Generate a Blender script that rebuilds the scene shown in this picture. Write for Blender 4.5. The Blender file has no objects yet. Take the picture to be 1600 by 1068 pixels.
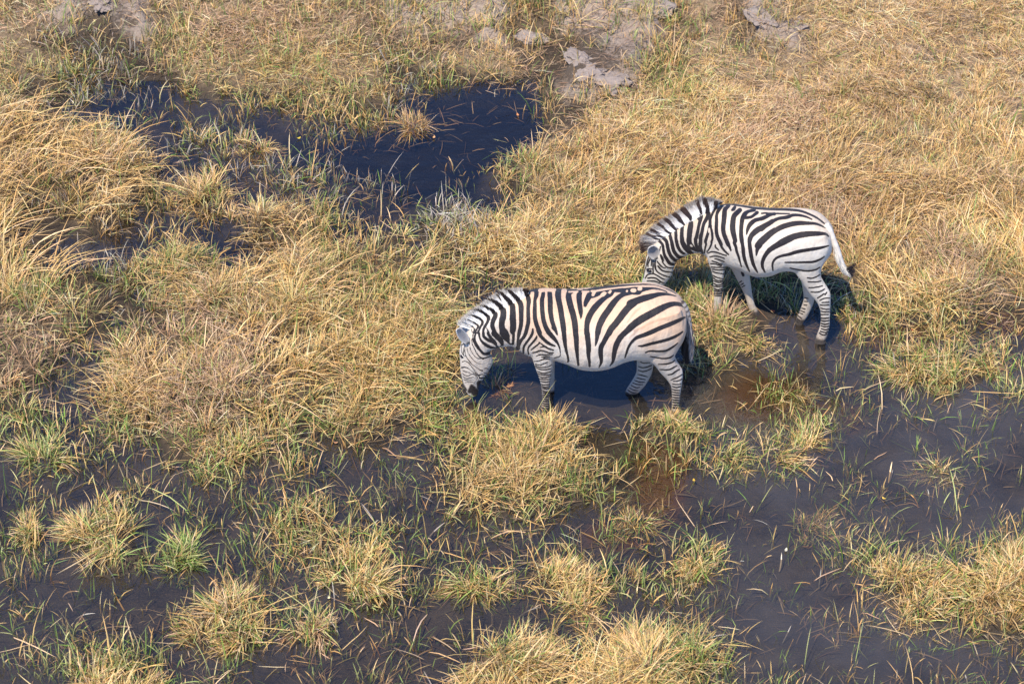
import bpy, bmesh, math, random
import numpy as np
from mathutils import Vector, Matrix, noise as mnoise

rng = np.random.default_rng(11)
random.seed(5)
scene = bpy.context.scene
COL = scene.collection

# ------------------------------------------------------------------ camera
PW, PH = 1600.0, 1068.0
LENS = 85.0
FPX = LENS / 36.0 * PW
DEP = math.radians(39.0)
DIST = 19.4
CAM = np.array([0.0, -DIST * math.cos(DEP), DIST * math.sin(DEP)])
FWD = np.array([0.0, math.cos(DEP), -math.sin(DEP)])
RIGHT = np.array([1.0, 0.0, 0.0])
UP = np.array([0.0, math.sin(DEP), math.cos(DEP)])
cd = bpy.data.cameras.new('camera')
cam = bpy.data.objects.new('camera', cd)
COL.objects.link(cam)
cam.location = CAM
cam.rotation_euler = (math.pi / 2 - DEP, 0, 0)
cd.lens = LENS
cd.sensor_width = 36
cd.clip_start = 0.5
cd.clip_end = 8000
cd.dof.use_dof = True
cd.dof.focus_distance = 19.2
cd.dof.aperture_fstop = 2.5
scene.camera = cam

# ------------------------------------------------------------------ light
SUNV = Vector((-0.29, -0.50, 1.0)).normalized()      # towards the sun
world = bpy.data.worlds.new('World')
scene.world = world
world.use_nodes = True
wn = world.node_tree
sky = wn.nodes.new('ShaderNodeTexSky')
sky.sky_type = 'NISHITA'
sky.sun_disc = False
sky.sun_elevation = math.asin(SUNV.z)
sky.sun_rotation = math.atan2(SUNV.x, SUNV.y)
sky.altitude = 950
sky.air_density = 1.0
sky.dust_density = 0.0
sky.ozone_density = 8.0
bg = wn.nodes['Background']
bg.inputs['Strength'].default_value = 0.15
vm = wn.nodes.new('ShaderNodeVectorMath'); vm.operation = 'MULTIPLY'
vm.inputs[1].default_value = (0.78, 1.0, 1.24)      # the deep blue of the dry-season sky
wn.links.new(sky.outputs[0], vm.inputs[0])
wn.links.new(vm.outputs[0], bg.inputs['Color'])
sl = bpy.data.lights.new('sun', 'SUN')
sl.energy = 5.0
sl.angle = math.radians(0.53)
sl.color = (1.0, 0.89, 0.715)
so = bpy.data.objects.new('sun', sl)
COL.objects.link(so)
so.location = (-6, -10, 20)
so.rotation_euler = SUNV.to_track_quat('Z', 'Y').to_euler()
scene.view_settings.view_transform = 'Standard'
scene.view_settings.look = 'None'
scene.view_settings.exposure = 0.60
scene.view_settings.gamma = 1.0
scene.view_settings.use_curve_mapping = False
scene.cycles.max_bounces = 6
scene.cycles.diffuse_bounces = 3
scene.cycles.glossy_bounces = 3
scene.cycles.transparent_max_bounces = 12

# ------------------------------------------------------------------ helpers
def ray(px, py):
    d = FWD + RIGHT * ((px - PW / 2) / FPX) - UP * ((py - PH / 2) / FPX)
    return d

def ground(px, py, z=0.0):
    d = ray(px, py)
    t = (z - CAM[2]) / d[2]
    return CAM + d * t

def project(P):
    """world points (n,3) -> photo pixels (n,2)"""
    Q = np.asarray(P, float) - CAM
    zc = Q @ FWD
    return np.stack([PW / 2 + FPX * (Q @ RIGHT) / zc, PH / 2 - FPX * (Q @ UP) / zc], -1)

def tag(o, label=None, cat=None, group=None, kind=None):
    if label: o['label'] = label
    if cat: o['category'] = cat
    if group: o['group'] = group
    if kind: o['kind'] = kind
    return o

def link(name, me, mat=None, parent=None):
    o = bpy.data.objects.new(name, me)
    COL.objects.link(o)
    if mat: me.materials.append(mat)
    if parent is not None: o.parent = parent
    return o

def empty(name, loc=(0, 0, 0)):
    o = bpy.data.objects.new(name, None)
    COL.objects.link(o)
    o.location = loc
    o.empty_display_size = 0.2
    return o

def mesh_np(name, V, F, smooth=True):
    """V (n,3); F list of index arrays with shape (m,k)"""
    me = bpy.data.meshes.new(name)
    me.vertices.add(len(V))
    me.vertices.foreach_set('co', np.asarray(V, np.float32).ravel())
    nl = sum(f.size for f in F)
    npoly = sum(len(f) for f in F)
    me.loops.add(nl)
    me.polygons.add(npoly)
    me.loops.foreach_set('vertex_index', np.concatenate([f.ravel() for f in F]).astype(np.int32))
    st, k = [], 0
    for f in F:
        st.append(k + np.arange(len(f)) * f.shape[1])
        k += f.size
    me.polygons.foreach_set('loop_start', np.concatenate(st).astype(np.int32))
    me.update(calc_edges=True)
    if smooth:
        me.polygons.foreach_set('use_smooth', np.ones(npoly, bool))
    return me

def set_attr(me, name, arr):
    a = me.attributes.new(name, 'FLOAT', 'POINT')
    a.data.foreach_set('value', np.asarray(arr, np.float32).ravel())

def set_col(me, name, arr):
    arr = np.asarray(arr, np.float32)
    if arr.shape[1] == 3:
        arr = np.concatenate([arr, np.ones((len(arr), 1), np.float32)], 1)
    a = me.color_attributes.new(name, 'FLOAT_COLOR', 'POINT')
    a.data.foreach_set('color', arr.ravel())

class NT:
    def __init__(s, name):
        s.m = bpy.data.materials.new(name)
        s.m.use_nodes = True
        s.t = s.m.node_tree
        s.t.nodes.clear()
        s.out = s.t.nodes.new('ShaderNodeOutputMaterial')
    def n(s, typ, **kw):
        o = s.t.nodes.new(typ)
        for k, v in kw.items(): setattr(o, k, v)
        return o
    def l(s, a, b): s.t.links.new(a, b)
    def attr(s, name):
        o = s.n('ShaderNodeAttribute'); o.attribute_name = name
        return o
    def noise(s, scale, detail=4, rough=0.55, vec=None, dist=0.0):
        o = s.n('ShaderNodeTexNoise')
        o.inputs['Scale'].default_value = scale
        o.inputs['Detail'].default_value = detail
        o.inputs['Roughness'].default_value = rough
        o.inputs['Distortion'].default_value = dist
        if vec is None:
            g = s.n('ShaderNodeNewGeometry'); vec = g.outputs['Position']
        s.l(vec, o.inputs['Vector'])
        return o
    def math(s, op, a, b=None, c=None, clamp=False):
        o = s.n('ShaderNodeMath', operation=op); o.use_clamp = clamp
        for i, v in enumerate((a, b, c)):
            if v is None: continue
            if isinstance(v, (int, float)): o.inputs[i].default_value = v
            else: s.l(v, o.inputs[i])
        return o.outputs[0]
    def mix(s, f, a, b):
        o = s.n('ShaderNodeMix', data_type='RGBA')
        for sock, v in ((o.inputs[0], f), (o.inputs[6], a), (o.inputs[7], b)):
            if isinstance(v, (int, float)): sock.default_value = v
            elif isinstance(v, tuple): sock.default_value = (*v, 1)
            else: s.l(v, sock)
        return o.outputs[2]
    def maprange(s, v, a, b, c=0.0, d=1.0, smooth=True):
        o = s.n('ShaderNodeMapRange')
        if smooth: o.interpolation_type = 'SMOOTHSTEP'
        s.l(v, o.inputs[0])
        for i, x in enumerate((a, b, c, d)): o.inputs[i + 1].default_value = x
        return o.outputs[0]
    def bump(s, h, strength, dist):
        o = s.n('ShaderNodeBump')
        o.inputs['Strength'].default_value = strength
        o.inputs['Distance'].default_value = dist
        s.l(h, o.inputs['Height'])
        return o.outputs[0]

# ------------------------------------------------------------------ layout map of the marsh (40 px cells of the ground seen)
CM = """
6643345777777754554444445557456778888888
6665445676667755445432234557534677788888
6665323777777775767753223557777775788888
6664334666667676200026335668877788888888
8853254564444443100014277888877788888888
9998864455433211000047788788887788888888
9999975354555431002578788788888888888888
9999965664444444463246788888888888888888
8777644336886445567677888888888888888888
8653345632276566566788777788888888888888
8865568864687788775488666655555588888888
7766546788788778841333333356665558888877
7776567777788888884222222257764334665434
7854687778878888764422222225753222345443
7722688888888888763354000111223322456554
6522678888776788854310013642133322233222
5653668888677887566787645775321731122221
2666545776775433578898743565356311233221
1252144555445344578888875256423322124321
2347754335566456457777655423222222323222
5737864455677666323345565323223422213323
4527875753446763245455444567512246654666
2114642453236786256577776676412113787678
5421335786332443244345544342211123477689
3243335777667323344354367633322322234256
5435654433222323344888778986321223233323
3357876433212333358998899864223323333333
"""
TM = """
ppmmmmpppppppppmmmmmppmmmmpppmmyyyyyyyyy
pddddmpppppppppppppmppmmmmppymmyyyyyyyyy
gggdddgygggggggdgpgyppmmmggyyyyyyyymyyyy
gdddddyygggyyyydddyyppmmpyggyyyyyyyyyyyy
yydddgggggyyyygdyyyygyyyyggyyyppyyyyyyyy
yyyyyyddddygdddggdyyyyyyyyyypppyyyyyyyyy
yyyyyydygdddddddddyygggyyyyyyyyyyyyyyyyy
yyyyyyyyyggdddddsssyyyyyyyyyyyyyyyyyyyyy
yddyyggggyyyggggsssyyyyyyyyyyyypppyyyyyy
yddddyggggyyygggyyyyyygyyyyyyyyppyyypyyy
yydddyggggyyggygyypdyygggggyyyyyyyyyppyy
yggdddyyyyyyyggyyydggggggggdddddddyyyppy
ppygddppppgyyyyygyygggggggggggddgyygygyy
pppggpppppyyyyyyyyyggggggggyygggggggyygg
ppggyyyyppyyyyyygggyyggggggyygggyyyyyyyg
yyggyypppyyyyyygggggggggyyygggyygggggyyy
ggggyyppppyygyyyygyyyyggyygyyyygggggggyy
ggggyygyyyyyygggggyyyyyyyggyyggggggggggg
ggggggggggggggggyyyyyyyyyggyyggggggggggg
ggyyygggggyyggggyyyyyyygggggggggggyyyggg
yyyyygggggyyyygggggggyyyyggggyyyyggggggg
ggyyygggggggyyyggggggggyyyyyyggggyyygyyy
gggyyggggggyyyygggyyyyyyyyyggggggyyyyyyy
gggggggyyggggggggggggggggggggggggyyyyyyy
ggggggyyyyyyyggggggggyyygggggggggyyggyyy
gggyygggggggggggggyyyyyyyggggggggggggggg
gggyyygggggggggggyyyyyyyyggggggggggggggg
"""
def parse_map(s):
    rows = [r.strip() for r in s.strip().split('\n')]
    return [(r + r[-1] * 40)[:40] for r in rows]
CMA = np.array([[int(c) for c in r] for r in parse_map(CM)], float)
CMA[3:10, 2:21] -= np.where(CMA[3:10, 2:21] < 6.5, 0.8, 0.3)          # the upper pool lies open
CMA[0:3, 0:21] -= 0.3
CMA[16:, :] -= np.where((CMA[16:, :] > 3.5) & (CMA[16:, :] < 7.5), 1.3, 0.2)
CMA[16:, :17] -= 0.1
CMA[17:, 17:27] -= np.where(CMA[17:, 17:27] < 7.5, 0.2, 0)
CMA = np.clip(CMA, 0, 9)
TR = parse_map(TM)
TYPES = 'ygpmds'
TMA = np.stack([np.array([[1.0 if c == t else 0.0 for c in r] for r in TR]) for t in TYPES], -1)

def sstep(a, b, x):
    t = np.clip((x - a) / (b - a), 0, 1); return t * t * (3 - 2 * t)

def bil(A, px, py):
    u = np.clip(px / 40.0 - 0.5, 0, A.shape[1] - 1.001)
    v = np.clip(py / 40.0 - 0.5, 0, A.shape[0] - 1.001)
    i = u.astype(int); j = v.astype(int)
    fu = u - i; fv = v - j
    if A.ndim == 3:
        fu = fu[..., None]; fv = fv[..., None]
    return (A[j, i] * (1 - fu) * (1 - fv) + A[j, i + 1] * fu * (1 - fv) + A[j + 1, i] * (1 - fu) * fv + A[j + 1, i + 1] * fu * fv)

# cheap value-noise fields in numpy
_perm = rng.permutation(1024)
_val = rng.random(1024)
def vnoise(x, y, s, seed=0):
    x = x * s + seed * 17.3; y = y * s - seed * 9.1
    xi = np.floor(x).astype(int); yi = np.floor(y).astype(int)
    fx = x - xi; fy = y - yi
    fx = fx * fx * (3 - 2 * fx); fy = fy * fy * (3 - 2 * fy)
    h = lambda a, b: _val[(_perm[(a + _perm[b & 1023]) & 1023])]
    return (h(xi, yi) * (1 - fx) * (1 - fy) + h(xi + 1, yi) * fx * (1 - fy) + h(xi, yi + 1) * (1 - fx) * fy + h(xi + 1, yi + 1) * fx * fy)
def fbm(x, y, s, seed=0, o=4):
    r = 0; a = 0.5
    for k in range(o):
        r = r + a * vnoise(x, y, s * 2 ** k, seed + k); a *= 0.5
    return r / (1 - 0.5 ** o)

def coverage(x, y):
    P = np.stack([x, y, np.zeros_like(x)], -1)
    pq = project(P.reshape(-1, 3)).reshape(*x.shape, 2)
    wob = 26.0
    px = pq[..., 0] + (fbm(x, y, 1.7, 3) - 0.5) * wob * 2 + (fbm(x, y, 5.0, 5, 3) - 0.5) * 48
    py = pq[..., 1] + (fbm(x, y, 1.7, 8) - 0.5) * wob * 1.4 + (fbm(x, y, 5.0, 9, 3) - 0.5) * 36 - 13
    return bil(CMA, px, py), bil(TMA, px, py), pq

def hummock(x, y):
    return np.clip((fbm(x, y, 1.9, 77, 3) - 0.40) * 3.0, 0, 1.2)

def terrain(x, y):
    C, T, pq = coverage(x, y)
    z = np.interp(C, [0, 2, 4, 5, 6, 7, 9], [-0.17, -0.085, -0.03, 0.0, 0.03, 0.045, 0.09])
    mud = T[..., 3]; dk = T[..., 4]
    z = np.maximum(z, -0.2 + mud * 0.27) + mud * 0.05
    z = z + hummock(x, y) * np.clip((C - 5) / 3, 0, 1) * 0.06
    dry = (1 - sstep(120, 150, pq[..., 1])) + 1.0 * (pq[..., 0] > 845) * (1 - sstep(330, 400, pq[..., 1]))
    z = np.where(dry > 0, np.maximum(z, -0.2 + np.clip(dry, 0, 1) * 0.225), z)
    top = np.clip((140 - pq[..., 1]) / 140, 0, 1)
    z = z + top * 0.05
    z = z + (fbm(x, y, 2.2, 21) - 0.5) * 0.07 + (fbm(x, y, 9.0, 31, 3) - 0.5) * (0.018 + 0.045 * mud + 0.03 * dk)
    r = np.hypot(x, y)
    far = np.clip((r - 14) / 20, 0, 1)
    z = z * (1 - far) + far * (0.12 + 0.9 * (fbm(x, y, 0.02, 41) - 0.4))
    return z

# ------------------------------------------------------------------ ground sheet
def axis(lo, hi, step, far=4200.0):
    core = np.arange(lo, hi + step / 2, step)
    o, s = [], step
    p = 0.0
    while p < far:
        s *= 1.16; p += s; o.append(p)
    o = np.array(o)
    return np.concatenate([(lo - o)[::-1], core, hi + o])
ax = axis(-7.4, 7.4, 0.042)
ay = axis(-5.6, 8.8, 0.048)
GX, GY = np.meshgrid(ax, ay)
GZ = terrain(GX, GY)
nx, ny = len(ax), len(ay)
I = np.arange(nx * ny).reshape(ny, nx)
F = np.stack([I[:-1, :-1], I[:-1, 1:], I[1:, 1:], I[1:, :-1]], -1).reshape(-1, 4)
me = mesh_np('ground', np.stack([GX, GY, GZ], -1).reshape(-1, 3), [F])
C, T, pq = coverage(GX, GY)
set_attr(me, 'mud', T[..., 3])
set_attr(me, 'dark', np.clip(T[..., 4] + np.clip(4.5 - C, 0, 3) / 3, 0, 1))
rust_reflection = np.zeros_like(GX)  # rusty shallows; beside the adult they are zebra reflections painted into the bed
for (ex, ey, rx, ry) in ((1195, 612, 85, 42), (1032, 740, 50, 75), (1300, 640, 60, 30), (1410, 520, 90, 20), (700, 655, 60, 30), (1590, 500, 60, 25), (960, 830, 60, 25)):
    rust_reflection = np.maximum(rust_reflection, np.clip(1.6 - np.hypot((pq[..., 0] - ex) / rx, (pq[..., 1] - ey) / ry) * 1.3, 0, 1))
set_attr(me, 'rust_reflection', rust_reflection)
set_attr(me, 'thatch', (1 - sstep(330, 520, pq[..., 1])) * sstep(5.5, 7.0, C) * sstep(600, 900, pq[..., 0]) + 0.7 * (1 - sstep(110, 190, pq[..., 1])) * sstep(4.5, 6, C))
set_attr(me, 'pool', np.clip((pq[..., 1] < 440) * np.clip(4 - C, 0, 2) / 2, 0, 1))
m = NT('earth')
geo = m.n('ShaderNodeNewGeometry')
sep = m.n('ShaderNodeSeparateXYZ'); m.l(geo.outputs['Position'], sep.inputs[0])
n1 = m.noise(3.0, 6, 0.6); n2 = m.noise(28.0, 6, 0.65); n3 = m.noise(110.0, 3, 0.6)
def ragged(a, lo, hi):
    return m.maprange(m.math('ADD', a, m.math('MULTIPLY', m.math('SUBTRACT', n2.outputs[0], 0.5), 1.3)), lo, hi)
soil = m.mix(n2.outputs[0], (0.045, 0.033, 0.022), (0.13, 0.095, 0.062))
soil = m.mix(m.maprange(n3.outputs[0], 0.5, 0.75), soil, (0.19, 0.14, 0.085))
low = m.maprange(sep.outputs['Z'], 0.06, 0.012)
soil = m.mix(low, soil, (0.035, 0.026, 0.018))
mudc = m.mix(n2.outputs[0], (0.24, 0.19, 0.15), (0.36, 0.295, 0.245))
mudc = m.mix(m.maprange(n1.outputs[0], 0.45, 0.7), mudc, (0.24, 0.185, 0.15))
wet = m.mix(n1.outputs[0], (0.022, 0.017, 0.012), (0.06, 0.042, 0.028))
bed = m.mix(m.maprange(n1.outputs[0], 0.3, 0.7), (0.026, 0.023, 0.019), (0.080, 0.066, 0.050))
bed = m.mix(m.maprange(n3.outputs[0], 0.5, 0.75), bed, (0.16, 0.11, 0.06))
bed = m.mix(m.attr('pool').outputs['Fac'], bed, (0.012, 0.009, 0.007))
bed = m.mix(ragged(m.attr('rust_reflection').outputs['Fac'], 0.2, 0.8), bed, (0.115, 0.060, 0.028))
thc = m.mix(n2.outputs[0], (0.14, 0.10, 0.06), (0.36, 0.27, 0.17))
soil = m.mix(m.math('MULTIPLY', m.attr('thatch').outputs['Fac'], 0.8, clamp=True), soil, thc)
c = m.mix(ragged(m.attr('mud').outputs['Fac'], 0.2, 0.95), soil, mudc)
dkf = m.math('MULTIPLY', ragged(m.attr('dark').outputs['Fac'], 0.3, 0.7), 0.85)
c = m.mix(dkf, c, wet)
under = m.maprange(sep.outputs['Z'], 0.012, -0.012)
c = m.mix(under, c, bed)
bs = m.n('ShaderNodeBsdfPrincipled')
m.l(c, bs.inputs['Base Color'])
m.l(m.maprange(sep.outputs['Z'], -0.01, 0.05, 0.45, 0.95), bs.inputs['Roughness'])
bs.inputs['Specular IOR Level'].default_value = 0.25
m.l(m.bump(m.math('ADD', n2.outputs[0], m.math('MULTIPLY', n3.outputs[0], 0.4)), 0.7, 0.03), bs.inputs['Normal'])
m.l(bs.outputs[0], m.out.inputs[0])
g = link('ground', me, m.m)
tag(g, 'earth and dark mud of the floodplain under the grass and the water', kind='structure')

# ------------------------------------------------------------------ water sheet
wx = axis(-8, 8, 0.12, 26.0); wy = axis(-6, 9, 0.12, 26.0)
WX, WY = np.meshgrid(wx, wy)
I = np.arange(WX.size).reshape(WX.shape)
F = np.stack([I[:-1, :-1], I[:-1, 1:], I[1:, 1:], I[1:, :-1]], -1).reshape(-1, 4)
me = mesh_np('water', np.stack([WX, WY, WX * 0], -1).reshape(-1, 3), [F])
_pq = project(np.stack([WX, WY, WX * 0], -1).reshape(-1, 3))
_s = sstep(430, 640, _pq[:, 1]) * (0.35 + 0.65 * sstep(1000, 1250, _pq[:, 0]))
for (ex, ey, rx, ry) in ((1195, 612, 100, 52), (1032, 740, 60, 85)):  # silt thinned over the reflections painted on the bed
    _s = _s * np.clip(np.hypot((_pq[:, 0] - ex) / rx, (_pq[:, 1] - ey) / ry) - 0.3, 0, 1)
set_attr(me, 'silt', _s)
m = NT('marsh_water')
fr = m.n('ShaderNodeFresnel'); fr.inputs['IOR'].default_value = 1.58
gl = m.n('ShaderNodeBsdfGlossy'); gl.inputs['Roughness'].default_value = 0.015
gl.inputs['Color'].default_value = (1, 1, 1, 1)
tr = m.n('ShaderNodeBsdfTransparent'); tr.inputs['Color'].default_value = (0.72, 0.70, 0.66, 1)
df = m.n('ShaderNodeBsdfDiffuse'); df.inputs['Color'].default_value = (0.11, 0.105, 0.108, 1)
mud1 = m.noise(0.8, 4, 0.6)
mx0 = m.n('ShaderNodeMixShader'); m.l(m.math('MULTIPLY', m.maprange(mud1.outputs[0], 0.3, 0.7, 0.04, 0.30), m.attr('silt').outputs['Fac']), mx0.inputs[0])
m.l(tr.outputs[0], mx0.inputs[1]); m.l(df.outputs[0], mx0.inputs[2])
rip = m.noise(7.0, 2, 0.5); rip2 = m.noise(30.0, 2, 0.5)
bp = m.bump(m.math('ADD', rip.outputs[0], m.math('MULTIPLY', rip2.outputs[0], 0.25)), 0.16, 0.03)
m.l(bp, gl.inputs['Normal']); m.l(bp, fr.inputs['Normal'])
mx = m.n('ShaderNodeMixShader'); m.l(fr.outputs[0], mx.inputs[0])
m.l(mx0.outputs[0], mx.inputs[1]); m.l(gl.outputs[0], mx.inputs[2])
m.l(mx.outputs[0], m.out.inputs[0])
w = link('water', me, m.m)
tag(w, 'dark still marsh water between the grass tufts', kind='structure')

# ------------------------------------------------------------------ zebras: coat markings
TILES = {'A': (700, 440, 13.333), 'B': (700, 510, 8.9), 'C': (790, 440, 13.333), 'D': (790, 510, 13.333),
         'E': (880, 440, 13.333), 'F': (880, 510, 13.333), 'G': (980, 440, 13.333), 'H': (960, 510, 7.627),
         'I': (820, 540, 8.9), 'J': (990, 300, 13.333), 'K': (990, 370, 13.333), 'L': (1090, 305, 13.333),
         'M': (1090, 375, 8.9), 'N': (1190, 310, 7.631), 'O': (1220, 420, 8.9), 'P': (0, 0, 1.0)}

def parse_strokes(txt):
    out = []
    for line in txt.strip().split('\n'):
        T = 'P'; pts = []
        for tok in line.split():
            if tok in TILES: T = tok; continue
            x, y, w = (float(v) for v in tok.split(','))
            ox, oy, s = TILES[T]
            pts.append((ox + x / s, oy + y / s, w / s / 2))
        if len(pts) == 1: pts = pts + [(pts[0][0] + 0.01, pts[0][1], pts[0][2])]
        if pts: out.append(smooth_line(np.array(pts)))
    return out

def smooth_line(P, sub=4):
    if len(P) < 3: return P
    Q = np.vstack([2 * P[0] - P[1], P, 2 * P[-1] - P[-2]])
    out = []
    for i in range(1, len(Q) - 2):
        p0, p1, p2, p3 = Q[i - 1], Q[i], Q[i + 1], Q[i + 2]
        for t in np.arange(sub) / sub:
            out.append(0.5 * ((2 * p1) + (-p0 + p2) * t + (2 * p0 - 5 * p1 + 4 * p2 - p3) * t * t + (-p0 + 3 * p1 - 3 * p2 + p3) * t ** 3))
    out.append(P[-1])
    out = np.array(out); out[:, 2] = np.maximum(out[:, 2], 0.05)
    return out

def field(pq, strokes, grow=0.48):
    """largest (half width - distance) over all strokes, in px"""
    best = np.full(len(pq), -30.0)
    for S in strokes:
        lo = S[:, :2].min(0) - 14; hi = S[:, :2].max(0) + 14
        sel = np.where((pq[:, 0] > lo[0]) & (pq[:, 0] < hi[0]) & (pq[:, 1] > lo[1]) & (pq[:, 1] < hi[1]))[0]
        if len(sel) == 0: continue
        q = pq[sel]; b = np.full(len(sel), -30.0)
        for a, c in zip(S[:-1], S[1:]):
            d = c[:2] - a[:2]; L = max(d @ d, 1e-9)
            t = np.clip(((q - a[:2]) @ d) / L, 0, 1)
            dist = np.hypot(*(q - a[:2] - t[:, None] * d).T)
            b = np.maximum(b, a[2] + (c[2] - a[2]) * t + grow - dist)
        best[sel] = np.maximum(best[sel], b)
    fine = (pq[:, 0] < 800) & (pq[:, 1] > 500)
    return best - np.where(fine, 0.34, 0.0) + 0.25 * (pq[:, 0] > 995) * (pq[:, 1] < 545) * (pq[:, 0] > np.where(pq[:, 1] > 440, 1090, 0))

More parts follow.
